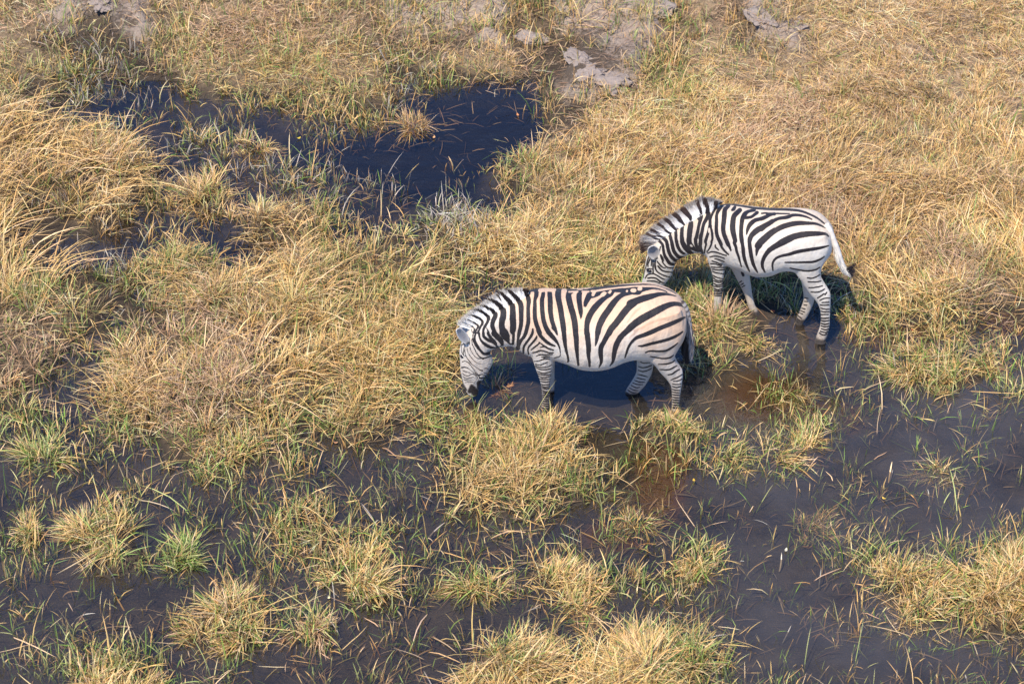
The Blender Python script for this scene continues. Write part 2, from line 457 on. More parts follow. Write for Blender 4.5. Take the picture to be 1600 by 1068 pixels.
ADULT = parse_strokes("""
A 220,850,10 300,885,12 400,900,13 470,960,13 505,1060,14
A 270,850,16 400,868,20 500,930,22 555,985,24 548,1066,22
A 330,785,22 420,792,30 530,845,35 610,895,42 628,935,42 590,1000,34 565,1066,28 B 390,85,22 373,140,25 376,200,28 412,270,32 450,330,32 500,378,38 550,370,30 590,352,18
A 420,690,30 500,700,42 620,745,45 700,800,52 718,860,56 680,930,45 645,1010,40 620,1066,36 B 430,90,32 437,140,26 465,200,30 520,250,45 590,285,40 680,292,12 760,262,8
A 520,560,40 600,580,50 700,620,55 800,690,62 842,750,66 825,830,56 775,920,56 738,1000,50 735,1066,48 B 492,90,38 500,140,40 560,190,40 620,215,40 660,245,35 690,280,20
A 805,950,14 825,1010,30 850,1066,40 B 555,90,38 590,150,40 640,200,40 670,235,30
A 620,450,30 700,490,42 820,540,58 940,610,76 990,680,86 965,760,90 930,850,92 925,920,92 950,1000,86 985,1066,80 B 640,90,78 685,140,76 735,195,70 755,245,46
A 760,320,40 860,360,60 1000,430,78 1100,520,105 1150,600,115 1150,720,120 1125,820,125 1120,920,124 1135,1000,134 1150,1066,140 B 775,80,118 810,140,105 850,190,85 870,232,45
A 990,240,26 1090,350,26 1180,430,8
A 980,160,50 1060,200,62 1180,310,80 1290,420,98 1340,500,104 1350,620,112 1350,760,126 1355,900,128 1350,1000,124 D 145,40,110 140,100,100 160,200,60 155,300,55 152,360,46
A 1200,130,50 1280,190,64 1400,310,80 1480,400,96 1520,500,100 1525,650,90 1525,800,80 1520,900,78 1500,1000,72 D 300,50,68 280,150,70 263,230,48 258,320,52 262,400,66 255,450,84
C 370,140,60 425,250,72 468,330,88 482,420,82 470,550,68 472,700,72 475,820,74 450,950,74 420,1066,72 D 430,100,70 390,200,65 330,280,55 290,370,46 268,430,54
C 440,180,140 560,170,60 660,165,100 800,150,80 900,140,80 1000,128,24 1100,150,60 1250,160,30 1420,172,28 1600,165,26 E 480,178,38 620,150,50 800,122,42 1000,100,40 1200,84,40 1400,76,38 1600,66,34 G 300,54,22 450,60,22 620,90,22 760,130,18 900,180,14 1020,250,8
C 640,190,84 640,280,84 612,380,60 610,500,72 608,700,80 632,850,84 672,960,80 715,1066,78 D 670,80,60 720,180,65 790,260,60 870,330,58 960,380,44 1030,405,24
C 790,160,52 780,280,75 757,400,80 765,600,85 782,750,85 812,880,85 855,980,90 905,1066,92 D 880,100,85 950,180,88 1020,260,72 1080,340,42 1120,430,24 1140,540,14 1130,620,12 1020,650,14
C 910,150,74 920,260,90 930,400,98 932,560,98 945,700,88 978,850,80 1025,980,74 D 990,20,66 1040,80,60 1073,160,28 1085,190,5
C 1100,180,114 1092,280,118 1110,400,108 1142,550,108 1165,700,105 1190,850,105 1210,1000,102 D 1205,60,90 1215,130,88 1225,230,84 1238,350,70 1260,480,50 1290,600,38 1308,700,34 1300,730,30
C 1330,190,90 1312,300,112 1332,420,120 1370,560,118 1410,700,118 1440,850,116 1455,1000,110 D 1455,100,104 1473,250,100 1477,400,88 1490,550,64 1505,700,46 1515,800,38
C 1380,215,60
E 350,200,90 330,300,105 340,450,96 362,600,88 370,700,52 370,775,8
E 560,240,96 520,330,112 478,420,90 458,495,56
E 760,235,70 690,270,80 600,310,60
E 700,222,30 820,205,50
E 1040,195,60 980,250,110 900,310,90 790,400,104 665,530,122 580,650,116 520,780,116 495,900,100 490,1066,100 F 500,150,104 517,300,102 530,450,96 527,600,70 545,720,50 550,830,34
E 860,205,36 950,190,40 1060,180,60 1180,180,80 1300,180,90
E 1420,220,90 1260,262,84 1150,330,100 1040,450,120 935,600,126 850,720,128 780,850,124 740,960,116 720,1066,108 F 720,100,98 702,250,70 684,350,38 670,410,8
E 1300,190,110 1400,190,130 1560,195,150 G 120,185,150 260,165,118 400,145,75 540,130,46 650,148,30 760,180,20 830,215,10
G 1020,300,10 920,275,24 800,255,52 650,265,78 500,305,110 350,345,128 180,405,138 60,455,142 E 1480,435,135 1370,525,136 1270,640,136 1180,760,130 1085,880,126 1000,980,124 955,1066,120 F 955,120,108 900,220,100 842,330,90 790,430,94 780,550,90 790,650,75 790,750,50 740,860,8
G 1185,530,14 1110,475,66 980,460,86 850,490,108 700,560,128 550,640,140 420,710,146 280,790,146 150,880,138 60,960,130 F 1330,90,112 1230,180,108 1150,290,106 1100,400,106 1070,520,90 1050,640,76 1030,740,42 970,820,8
G 1200,740,30 1100,790,62 950,860,80 800,920,84 650,980,84 500,1050,88 H 340,105,44 270,130,38 220,170,28 170,240,25 145,310,22 125,370,10
H 815,60,12 750,105,28 650,150,32 540,180,31 430,205,29 340,230,24 285,232,10
H 755,195,8 700,240,18 620,285,20 520,295,18 430,290,16 370,310,12
H 705,340,6 660,370,14 590,380,14 500,370,10 430,355,8
H 720,400,8 690,425,14 620,445,14 520,450,7
H 745,465,9 700,490,14 640,515,12 540,510,7
H 775,510,11 720,540,14 690,565,13 640,575,8
H 810,570,8 760,600,10 700,625,10 670,640,6
H 805,625,8 750,650,9 700,650,7
H 795,680,8 750,690,9 690,682,6
H 790,712,8 740,726,11 690,712,6
H 780,760,8 730,757,12 685,747,5
H 775,790,8 730,786,12 685,776,5
H 775,818,9 725,815,13 685,808,6
H 775,848,9 725,846,13 685,838,6
H 775,878,9 725,876,14 685,868,7
H 775,908,10 725,906,14 685,898,8
H 775,938,10 725,938,14 688,930,8
H 780,970,14 725,970,16 690,962,12
D 565,50,28 565,110,44 540,180,48 490,260,44 430,340,42 380,420,40 372,480,38 370,560,28
D 650,190,10 640,230,34 600,290,38 530,370,34 480,430,28 465,490,24 480,570,18
D 710,330,14 680,370,24 600,430,24 530,490,16
D 700,330,18 760,370,18 830,420,28 900,460,28 1000,490,20
D 720,435,10 800,415,24
D 560,545,14 640,530,24 720,500,24 800,510,20 900,545,20 1000,545,14
D 630,625,10 700,590,18 800,590,16 900,585,14 980,580,10
D 740,640,12 840,630,20 920,630,12
D 580,725,10 680,720,14 760,690,18 830,670,20 920,680,12
D 620,780,10 720,800,15 800,770,15 880,740,12
D 620,815,10 700,845,13 800,850,15 900,830,12 960,790,8
D 630,850,10 720,890,14 840,895,16 950,875,10
I 175,355,6 240,380,10 300,378,10 370,355,6
I 182,385,6 230,405,10 300,408,10 372,395,6
I 188,415,6 240,440,10 300,440,11 368,420,6
I 198,455,6 260,470,10 362,465,7
I 208,490,6 280,505,10 358,495,7
I 212,528,6 270,545,10 352,533,6
I 220,558,6 280,575,10 348,560,6
I 228,588,7 290,600,11 347,588,7
I 235,618,8 300,640,13 347,628,9
I 238,648,7 300,665,13 347,655,9
I 240,678,8 300,690,12 347,688,8
I 238,703,8 300,716,12 345,715,8
I 238,733,8 300,746,12 345,745,8
I 238,763,8 300,776,12 345,772,8
I 232,792,8 290,806,12 340,808,8
I 225,822,8 290,838,12 340,840,8
I 215,852,8 280,872,14 335,870,10
B 360,40,10 345,140,14 355,200,18 390,270,22 430,320,24 480,360,26 530,385,30 580,380,18
B 330,170,10 335,240,12 370,310,14 400,370,16 440,420,18 490,440,18 550,425,18 610,405,12
B 300,240,8 310,310,10 340,370,12 385,425,12 440,450,10 500,457,6
B 265,270,8 270,340,10 300,400,11 350,460,12 410,510,10 480,520,7
B 235,250,10 235,340,12 250,410,12 290,470,12 340,530,12 400,570,12 440,600,15 480,612,18
B 215,290,8 215,380,10 236,420,7
B 190,240,8 190,340,8 210,400,7
B 200,490,14 240,480,11 290,510,12 330,560,12 370,610,12 400,650,14 430,690,16 440,720,12
B 190,570,22 240,565,16 290,585,10 330,620,10 370,650,10 400,680,11
B 200,610,9 240,625,13 290,640,10 330,660,9
B 200,650,9 240,680,13 290,680,10 340,660,10 390,690,12 420,740,10
B 205,690,9 250,720,12 310,715,10 360,705,8 400,750,8
B 220,735,9 250,745,11 300,745,8 350,740,8 380,770,8
B 235,780,8 290,768,10 340,770,8 380,800,8
B 500,580,14 540,580,12 560,600,10
B 420,680,20 480,665,13 530,690,11
B 440,715,22 520,710,14
B 560,520,5 600,515,9
B 240,200,30 215,240,20 180,260,8
B 500,640,14 540,650,10
""")
ADULT_WHITE = parse_strokes("""
G 110,180,70 150,180,70
G 250,145,62 278,145,58
G -6,195,36
E 965,225,40 985,195,38
E 620,275,44 645,210,60
E 590,195,26 690,190,24 850,165,22 1000,140,18 1250,112,16 1500,92,16 G 300,92,24 500,92,26 650,115,22 800,165,18
E 860,240,62 820,270,70
D 110,175,40 108,330,34
C 720,180,70 C 850,165,66 C 1000,160,90
C 850,160,70
C 1220,190,100
C 1320,210,20 1500,205,26
E 400,205,24 530,205,24
C 1500,150,22 E 320,152,20 400,158,14
""")
ADULT_BROWN = parse_strokes("""
G 1080,660,30 950,700,45 800,760,50 620,810,55 450,880,55 300,960,50 150,1020,40
E 1600,560,30 1500,640,40 1400,760,40 1330,850,30
G 300,520,20 180,600,40 80,720,36
H 640,215,10 520,245,12 400,258,10
F 1560,60,30 1480,140,40 1380,230,30
""")
ADULT_FARHIND = parse_strokes("""
H 290,350,4 360,370,8 440,405,8
H 310,420,5 350,435,6 420,430,5
H 285,475,6 350,490,9 445,462,8
H 285,520,6 340,535,9 400,520,8 445,495,5
H 280,570,6 330,580,9 395,598,6
H 265,608,6 320,622,9 372,632,6
H 240,640,7 300,660,9 360,662,5
H 220,670,7 280,690,9 335,690,5
H 200,700,7 260,728,9 305,722,5
H 180,730,7 230,756,9 285,762,4
H 160,755,7 210,785,9 262,785,4
H 140,780,7 185,812,9 240,810,4
H 115,805,7 165,840,9 220,840,5
H 110,850,20 180,880,60 230,920,60
""")
FOAL = parse_strokes("""
J 1480,130,64 1530,250,60 1552,350,58 1570,440,54 1535,560,32 1480,650,30 1450,730,40 1420,850,56 1390,960,58 K 1400,60,58 1385,130,56 1390,200,50 1420,290,36 1445,345,16
L 130,110,70 200,250,66 210,380,46 180,480,42 130,580,46 100,720,50 78,850,48 50,1000,46 M 45,20,30 42,80,28 48,140,18 62,172,10
L 380,150,80 385,230,60 365,280,38 300,400,36 262,500,46 258,620,50 225,760,42 195,860,48 165,960,46 M 118,60,18 105,110,15 95,180,8
L 262,620,50 280,690,30 302,790,38 308,900,30 288,980,30 M 195,40,16 178,90,14 155,130,11 130,165,7
L 500,230,44 440,310,58 400,400,48 395,550,56 390,700,58 402,820,58 440,920,58 490,1020,58 M 320,65,24 350,120,22 400,175,15 432,202,7
L 645,220,56 570,300,78 557,420,88 545,550,82 532,680,78 548,800,74 592,920,74 640,1030,70 M 425,55,36 447,100,26 462,145,12
L 775,250,44 745,292,58 715,310,26
L 880,310,78 800,385,88 752,450,88 732,600,98 732,720,98 760,850,84 782,950,74 M 510,40,35 530,90,32 545,160,28 570,230,22 590,300,14 610,370,5
L 1180,310,50 1050,340,52 980,400,84 932,500,76 912,650,68 905,800,70 918,930,74 M 622,50,37 632,110,40 637,180,40 652,260,37 675,330,28 700,390,19 725,440,7
L 1240,360,56 1190,400,50 1120,450,44 1010,470,50
L 1600,390,50 1540,400,44 1400,455,56 1300,495,60 1200,520,68 1120,580,78 1062,660,66 1032,750,38 1020,820,6
L 1560,540,78 1480,592,88 1350,665,98 1225,740,106 1125,835,88 1088,920,80 M 722,40,42 728,100,45 736,160,45 750,240,42 770,320,37 800,390,27 835,452,7
L 1600,720,76 1500,790,88 1400,880,98 1300,970,98 1245,1060,98 M 870,70,56 832,125,44 820,190,20 815,216,4
L 480,180,60 600,175,46 700,180,30 820,208,22 1000,235,26 1200,268,30 1400,280,36 1600,290,38 N 300,132,20 420,142,20 500,160,18 600,200,15 680,245,12 760,310,10 830,380,12 870,430,12
N 0,178,9 60,176,13 100,195,20 40,235,20 0,252,18
N 60,180,14 200,180,11 330,182,7
N 600,250,6 540,222,14 450,200,22 370,200,29 300,225,34 200,240,30 120,280,34 50,330,35 0,372,36
N 760,350,6 700,320,14 640,300,22 540,295,35 430,295,48 320,315,54 220,350,54 140,400,50 70,460,50 0,530,46
N 800,452,8 760,422,24 680,420,44 600,420,54 500,430,64 400,450,65 330,480,74 250,520,74 180,560,60 100,610,50 50,670,40 15,740,35 10,810,27 40,880,8
N 800,562,6 740,580,19 640,600,31 540,615,31 430,635,34 330,665,29 220,690,21 160,725,19 130,780,17 135,860,7
N 750,690,4 700,725,14 620,755,19 520,760,17 400,762,11 280,762,7
N 695,820,6 640,850,12 540,865,11 440,850,9 340,830,7
O 370,125,7 430,130,9 490,112,7 540,80,5
O 380,180,6 480,182,8 560,170,7
O 390,260,6 450,260,8 530,248,9 580,235,6
O 420,320,6 500,325,9 560,308,9 610,280,7
O 510,405,7 560,375,9 600,345,7
O 618,357,12 640,325,7
O 540,440,5 590,415,8 640,405,7 680,405,5
O 570,468,6 670,462,7
O 550,500,5 600,505,7 670,500,6
O 558,545,6 620,562,7 675,560,6
O 558,590,5 610,598,8 675,595,6
O 555,635,7 660,632,8
O 550,680,8 600,688,11 670,682,8
O 552,715,7 610,728,11 670,715,6
O 560,755,7 615,770,12 668,758,7
O 560,790,7 610,805,10 668,795,7
O 565,830,7 620,845,9 665,835,7
O 550,865,8 620,885,9 655,870,7
O 535,890,8 590,920,9 640,905,7
M 245,65,9 250,100,12 290,135,7
M 140,185,6 190,165,11 260,170,11 330,195,9 400,215,7
M 170,235,8 230,225,9 300,230,9 370,255,7
M 240,260,6 300,275,8 370,300,6
M 200,290,7 260,310,9 340,340,6
M 180,330,6 250,335,8 330,360,6
M 190,375,7 260,380,8 380,380,6
M 205,405,7 290,415,8 380,410,6
M 208,435,7 260,455,8 360,470,6
M 212,490,6 270,520,8 355,540,6
M 213,520,6 270,560,8 355,565,6
M 218,565,6 290,590,8 355,585,6
M 220,600,7 280,625,9 355,610,6
M 222,640,7 290,650,9 350,640,6
M 223,670,7 280,690,9 348,675,6
M 223,705,8 290,715,9 345,700,7
M 228,740,8 300,745,9 340,730,7
M 228,770,7 300,775,7 335,770,7
J 1310,160,70 1360,280,58 1400,400,48 1412,500,54 1385,600,60 1362,680,50 1340,800,50 1310,930,60 K 1290,60,60 1300,160,54 1330,220,48 1385,290,36
J 1360,550,60
J 1000,330,110 1080,410,110 1150,490,90 1195,580,60 1190,690,92 1172,800,100 1160,930,92 K 1155,60,96 1160,120,92 1185,180,100 1235,235,78 1295,272,46 1340,300,26
J 800,440,80 880,480,90 960,570,80 1012,650,50 1010,760,58 1002,900,64 K 1008,30,72 1015,100,80 1050,180,88 1110,260,88 1180,320,66 1230,340,26
J 640,550,70 700,590,80 800,690,68 868,790,50 882,900,52 K 882,30,50 895,100,54 922,200,54 970,290,48 1030,338,38 1070,350,16
J 480,640,60 550,680,60 660,780,48 740,870,48 775,960,54 K 775,40,56 792,100,56 812,200,60 842,300,60 900,380,58 970,430,56 1060,430,26
J 330,770,60 400,800,58 500,870,46 590,960,48 K 600,10,52 680,85,58 702,170,58 722,270,58 760,370,58 812,440,58 870,485,46 930,490,22
J 240,850,60 300,880,58 420,940,46 K 450,20,46 545,95,42 602,160,42 620,260,42 640,370,46 690,460,52 742,540,56 800,570,38 850,570,18
K 565,380,24 585,430,40 612,490,32
K 600,520,13 650,590,15 720,640,14 830,650,12
K 490,510,12 540,570,15 600,630,13 660,655,7
K 510,610,18 570,680,18 650,720,14 820,740,10
K 448,500,14 450,620,20 480,710,13 560,770,12 650,810,12 760,840,8
K 410,470,9 405,560,8 405,620,12 408,760,11
K 240,860,11 280,800,12 340,770,12 420,770,12 500,810,14 580,860,13 650,885,8
K 300,860,18 380,850,17 460,860,16 520,900,17 590,950,14 640,960,8
K 280,920,10 380,920,16 460,930,17 540,960,14
K 330,380,8 290,490,12 265,600,9 230,700,7 200,850,7
K 360,390,8 335,480,14 300,560,15 300,620,10
K 372,480,7 368,600,7
K 275,670,8 330,662,10 385,672,8
K 560,200,8 540,300,6 530,340,8
""")
FOAL_WHITE = parse_strokes("""
K 1195,180,26 1215,195,16
L 240,700,20 245,760,30
""")
FOAL_FAR = parse_strokes("""
M 580,590,5 610,570,5
M 600,622,4 640,600,4
M 620,650,3 660,628,3
M 620,450,26 635,490,26
O 330,400,4 380,410,4
O 325,450,4 370,455,4
O 320,500,4 365,505,4
O 290,545,4 340,560,5
O 270,580,5 330,600,5
O 255,610,5 310,630,4
O 240,650,7 290,690,5
O 220,680,7 260,720,6
O 210,710,8 240,745,7
""")

# ------------------------------------------------------------------ zebras: bodies
def catmull(S, sub=5):
    return smooth_line_n(np.array(S, float), sub)

def smooth_line_n(P, sub):
    Q = np.vstack([2 * P[0] - P[1], P, 2 * P[-1] - P[-2]])
    out = []
    for i in range(1, len(Q) - 2):
        p0, p1, p2, p3 = Q[i - 1], Q[i], Q[i + 1], Q[i + 2]
        for t in np.arange(sub) / sub:
            out.append(0.5 * ((2 * p1) + (-p0 + p2) * t + (2 * p0 - 5 * p1 + 4 * p2 - p3) * t * t + (-p0 + 3 * p1 - 3 * p2 + p3) * t ** 3))
    out.append(P[-1])
    return np.array(out)

class Plane:
    """upright plane of symmetry of an animal standing at a ground point, heading h"""
    def __init__(s, gpx, gpy, z, yaw):
        s.p = ground(gpx, gpy, z)
        s.h = np.array([-math.cos(yaw), math.sin(yaw), 0.0])
        s.L = np.array([-math.sin(yaw), -math.cos(yaw), 0.0])
    def at(s, px, py, lat=0.0):
        d = ray(px, py)
        t = ((s.p + s.L * lat - CAM) @ s.L) / (d @ s.L)
        return CAM + d * t
    def mirror(s, P):
        k = (P - s.p) @ s.L
        return P - 2 * k[:, None] * s.L

def loft(pl, secs, lat, nr=28, sub=5, expo=2.25):
    """secs: (x1, y1, x2, y2, b): the two outline points in the photo and the half width across the body"""
    S = catmull(secs, sub)
    rings = []
    for x1, y1, x2, y2, b in S:
        b = max(b, 0.006)
        T = pl.at(x1, y1, lat); B = pl.at(x2, y2, lat)
        c = (T + B) / 2; n = (T - B); h0 = np.linalg.norm(n) / 2; n = n / (2 * h0)
        view = (c - CAM) / np.linalg.norm(c - CAM)
        npj = n - view * (n @ view); mdir = npj / np.linalg.norm(npj)
        Lp = pl.L - view * (pl.L @ view)
        h = h0 * np.linalg.norm(npj)
        a2 = h * h - (b * (Lp @ mdir)) ** 2
        a = math.sqrt(max(a2, (0.45 * h) ** 2)) / abs(npj @ mdir)
        ph = np.arange(nr) / nr * 2 * math.pi
        cs, sn = np.cos(ph), np.sin(ph)
        e = 2 / expo
        cs = np.sign(cs) * np.abs(cs) ** e; sn = np.sign(sn) * np.abs(sn) ** e
        rings.append(c + np.outer(a * cs, n) + np.outer(b * sn, pl.L))
    return np.array(rings)

def rings_to_mesh(R):
    m_, nr, _ = R.shape
    V = R.reshape(-1, 3)
    V = np.vstack([V, R[0].mean(0), R[-1].mean(0)])
    F = []
    for i in range(m_ - 1):
        for j in range(nr):
            F.append((i * nr + j, i * nr + (j + 1) % nr, (i + 1) * nr + (j + 1) % nr, (i + 1) * nr + j))
    T = []
    for j in range(nr):
        T.append((m_ * nr, (j + 1) % nr, j))
        T.append((m_ * nr + 1, (m_ - 1) * nr + j, (m_ - 1) * nr + (j + 1) % nr))
    return V, F, T

def fuse(lofts, voxel, smooth_it=5):
    bm = bmesh.new()
    for R in lofts:
        V, F, T = rings_to_mesh(R)
        vs = [bm.verts.new(v) for v in V]
        for f in F: bm.faces.new([vs[i] for i in f])
        for f in T: bm.faces.new([vs[i] for i in f])
    bmesh.ops.recalc_face_normals(bm, faces=bm.faces)
    me = bpy.data.meshes.new('tmp'); bm.to_mesh(me); bm.free()
    o = bpy.data.objects.new('tmp', me); COL.objects.link(o)
    md = o.modifiers.new('r', 'REMESH'); md.mode = 'VOXEL'; md.voxel_size = voxel; md.adaptivity = 0
    sm = o.modifiers.new('s', 'SMOOTH'); sm.factor = 0.6; sm.iterations = smooth_it
    dg = bpy.context.evaluated_depsgraph_get()
    ev = o.evaluated_get(dg)
    out = bpy.data.meshes.new_from_object(ev)
    bpy.data.objects.remove(o); bpy.data.meshes.remove(me)
    out.polygons.foreach_set('use_smooth', np.ones(len(out.polygons), bool))
    return out

def verts_of(me):
    V = np.empty(len(me.vertices) * 3, np.float32); me.vertices.foreach_get('co', V)
    return V.reshape(-1, 3).astype(float)
def normals_of(me):
    V = np.empty(len(me.vertices) * 3, np.float32); me.vertices.foreach_get('normal', V)
    return V.reshape(-1, 3).astype(float)

def coat_material(name, white, tan, black):
    m = NT(name)
    s = m.attr('stripe').outputs['Fac']
    wob = m.noise(75.0, 3, 0.6); wob2 = m.noise(420.0, 2, 0.6)
    s = m.math('ADD', s, m.math('MULTIPLY', m.math('SUBTRACT', wob.outputs[0], 0.5), 0.9))
    s = m.math('ADD', s, m.math('MULTIPLY', m.math('SUBTRACT', wob2.outputs[0], 0.5), 0.9))
    f = m.maprange(s, -0.35, 0.4)
    big = m.noise(6.0, 4, 0.6)
    cw = m.mix(m.attr('tan').outputs['Fac'], white, tan)
    cw = m.mix(m.maprange(big.outputs[0], 0.35, 0.75, 0, 0.35), cw, tuple(v * 0.78 for v in tan))
    cw = m.mix(m.math('MULTIPLY', m.attr('brown').outputs['Fac'], 0.55), cw, (0.42, 0.24, 0.15))
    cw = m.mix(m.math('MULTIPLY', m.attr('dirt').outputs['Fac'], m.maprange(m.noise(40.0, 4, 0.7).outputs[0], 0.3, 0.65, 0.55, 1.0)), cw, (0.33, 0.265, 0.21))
    cw = m.mix(m.maprange(m.noise(16.0, 5, 0.75).outputs[0], 0.58, 0.72, 0, 0.35), cw, tuple(v * 0.62 for v in tan))
    cb = m.mix(m.maprange(big.outputs[0], 0.3, 0.7), black, tuple(v * 1.5 for v in black))
    c = m.mix(f, cw, cb)
    c = m.mix(m.attr('dark').outputs['Fac'], c, (0.020, 0.016, 0.016))
    fur = m.noise(650.0, 2, 0.7)
    c2 = m.n('ShaderNodeMix', data_type='RGBA', blend_type='MULTIPLY'); c2.inputs[0].default_value = 0.5
    m.l(c, c2.inputs[6])
    g_ = m.maprange(fur.outputs[0], 0.25, 0.75, 0.72, 1.15, False)
    comb = m.n('ShaderNodeCombineColor')
    for i in range(3): m.l(g_, comb.inputs[i])
    m.l(comb.outputs[0], c2.inputs[7])
    b = m.n('ShaderNodeBsdfPrincipled')
    m.l(c2.outputs[2], b.inputs['Base Color'])
    b.inputs['Roughness'].default_value = 0.55
    b.inputs['Specular IOR Level'].default_value = 0.28
    b.inputs['Sheen Weight'].default_value = 0.08
    b.inputs['Sheen Roughness'].default_value = 0.4
    hb = m.math('ADD', m.math('MULTIPLY', fur.outputs[0], 0.25), m.math('MULTIPLY', m.noise(70.0, 3, 0.6).outputs[0], 0.5))
    mp = m.n('ShaderNodeMapping'); gg = m.n('ShaderNodeNewGeometry'); m.l(gg.outputs['Position'], mp.inputs[0]); mp.inputs['Scale'].default_value = (1.5, 1.0, 0.7)
    hb = m.math('ADD', hb, m.math('MULTIPLY', m.noise(9.0, 2, 0.5, mp.outputs[0]).outputs[0], 3.2))
    m.l(m.bump(hb, 0.75, 0.011), b.inputs['Normal'])
    m.l(b.outputs[0], m.out.inputs[0])
    return m.m

def hair_material(name, white, black):
    m = NT(name)
    f = m.maprange(m.attr('stripe').outputs['Fac'], -0.1, 0.7)
    c = m.mix(f, white, black)
    c = m.mix(m.attr('tip').outputs['Fac'], c, (0.075, 0.045, 0.035))
    b = m.n('ShaderNodeBsdfPrincipled'); m.l(c, b.inputs['Base Color'])
    b.inputs['Roughness'].default_value = 0.6
    b.inputs['Specular IOR Level'].default_value = 0.3
    m.l(b.outputs[0], m.out.inputs[0])
    return m.m

def strands(P, W, side):
    """P (n,k,3) strand points; W (n,k) widths; side (n,3) -> V, F, n_per"""
    n, k, _ = P.shape
    off = side[:, None, :] * W[:, :, None] / 2
    V = np.empty((n, 2 * k - 1, 3))
    V[:, 0:2 * (k - 1):2] = P[:, :-1] - off[:, :-1]
    V[:, 1:2 * (k - 1):2] = P[:, :-1] + off[:, :-1]
    V[:, -1] = P[:, -1]
    base = (np.arange(n) * (2 * k - 1))[:, None]
    Q = np.concatenate([base + np.array([[2 * i, 2 * i + 1, 2 * i + 3, 2 * i + 2]]) for i in range(k - 2)], 0) if k > 2 else np.zeros((0, 4), int)
    T = base + np.array([[2 * k - 4, 2 * k - 3, 2 * k - 2]])
    return V.reshape(-1, 3), [Q.astype(int), T.astype(int)]

def along(poly, t):
    poly = np.array(poly, float)
    d = np.concatenate([[0], np.cumsum(np.hypot(*np.diff(poly, axis=0).T))]); d /= d[-1]
    return np.stack([np.interp(t, d, poly[:, 0]), np.interp(t, d, poly[:, 1])], -1)

def make_mane(pl, rootline, tipline, strokes, whites, n, tipdark, fuzz, mat, parent, thick=0.022, midt=0.10):
    t = rng.random(n)
    t2 = np.clip(t + rng.normal(0, fuzz, n), 0, 1)
    lat = rng.uniform(-1, 1, n) * thick
    r = along(rootline, t); q = along(tipline, t2)
    hgt = np.clip(rng.normal(0.97, 0.06, n), 0.6, 1.12)
    q = r + (q - r) * hgt[:, None]
    P = np.empty((n, 4, 3)); PQ = np.empty((n, 4, 2))
    for i in range(n):
        a = pl.at(r[i, 0], r[i, 1], lat[i] * 0.8); b = pl.at(q[i, 0], q[i, 1], lat[i] * 1.0)
        a = a - (b - a) * 0.3
        for j, s in enumerate((0, 0.4, 0.75, 1.0)):
            P[i, j] = a + (b - a) * s
        P[i, 2] += pl.L * rng.normal(0, 0.004); P[i, 3] += pl.L * rng.normal(0, 0.012) + np.array([rng.normal(0, 0.004), 0, 0])
    for j in range(4): PQ[:, j] = project(P[:, j])
    W = np.tile(np.array([0.0055, 0.0055, 0.0042, 0.0]), (n, 1))
    side = np.tile(RIGHT * 0.8 + UP * 0.1, (n, 1)) + rng.normal(0, 0.35, (n, 3))
    side /= np.linalg.norm(side, axis=1)[:, None]
    V, F = strands(P, W, side)
    me = mesh_np('mane', V, F, smooth=False)
    pj = np.repeat(PQ, [2, 2, 2, 1], axis=1).reshape(-1, 2)
    pj = pj + np.repeat(rng.normal(0, 0.35, (n, 2)), 7, axis=0)
    st = field(pj, strokes)
    if whites: st = np.where(field(pj, whites) > 0, -1.0, st)
    tp = np.tile(np.array([0, 0, 0, 0, midt, midt, 1.0]) * tipdark, (n, 1)) * rng.uniform(0.7, 1.2, (n, 1))
    if midt > 0.3:
        tp = np.maximum(tp, np.clip((0.17 - t) / 0.08, 0, 1)[:, None] * np.array([.4, .4, .8, .8, 1, 1, 1.0]))
    set_attr(me, 'stripe', st); set_attr(me, 'tip', np.clip(tp, 0, 1).ravel())
    return link('mane', me, mat, parent)

def make_ear(pl, root, tip, width, lat0, lat1, parent, mat):
    """cupped leaf-shaped ear with thickness, open towards the outside"""
    A = pl.at(*root, lat0); Bp = pl.at(*tip, lat1)
    ax_ = Bp - A; Ln = np.linalg.norm(ax_); ax_ /= Ln
    vdir = (CAM - A); vdir /= np.linalg.norm(vdir)
    if lat0 < 0: vdir = vdir - 2 * (vdir @ pl.L) * pl.L
    sd = np.cross(ax_, vdir); sd /= np.linalg.norm(sd)
    nr = np.cross(sd, ax_)
    if nr @ vdir < 0: nr = -nr
    nu, nv = 18, 15
    V = []; Cc = []
    for i in range(nu):
        u = i / (nu - 1)
        wd = width * (0.30 + 1.15 * math.sin(math.pi * min(1, u * 0.93 + 0.02)) ** 0.8 * (1 - 0.28 * u)) / 1.3 if u < 0.995 else 0.004
        for j in range(nv):
            v = j / (nv - 1) * 2 - 1
            a = v * 0.95
            P = A + ax_ * (u * Ln) + sd * (wd * math.sin(a) * 0.62) - nr * (wd * 0.42 * (math.cos(a) - 0.35)) + nr * 0.012
            V.append(P)
            edge = abs(v) ** 4
            inner = math.exp(-((v / 0.42) ** 2)) * math.exp(-(((u - 0.38) / 0.22) ** 2))
            col = np.array([0.33, 0.315, 0.30]) * (1 - inner) + np.array([0.26, 0.25, 0.26]) * inner
            col = col * (1 - 0.0 * edge) + np.array([0.75, 0.73, 0.7]) * 0.35 * edge
            if u < 0.1: col = col * 0.35
            Cc.append(col)
    I = np.arange(nu * nv).reshape(nu, nv)
    F = np.stack([I[:-1, :-1], I[:-1, 1:], I[1:, 1:], I[1:, :-1]], -1).reshape(-1, 4)
    me = mesh_np('ear', np.array(V), [F])
    set_col(me, 'Col', np.clip(np.array(Cc), 0, 1))
    o = link('ear', me, mat, parent)
    sm = o.modifiers.new('thickness', 'SOLIDIFY'); sm.thickness = 0.006
    return o

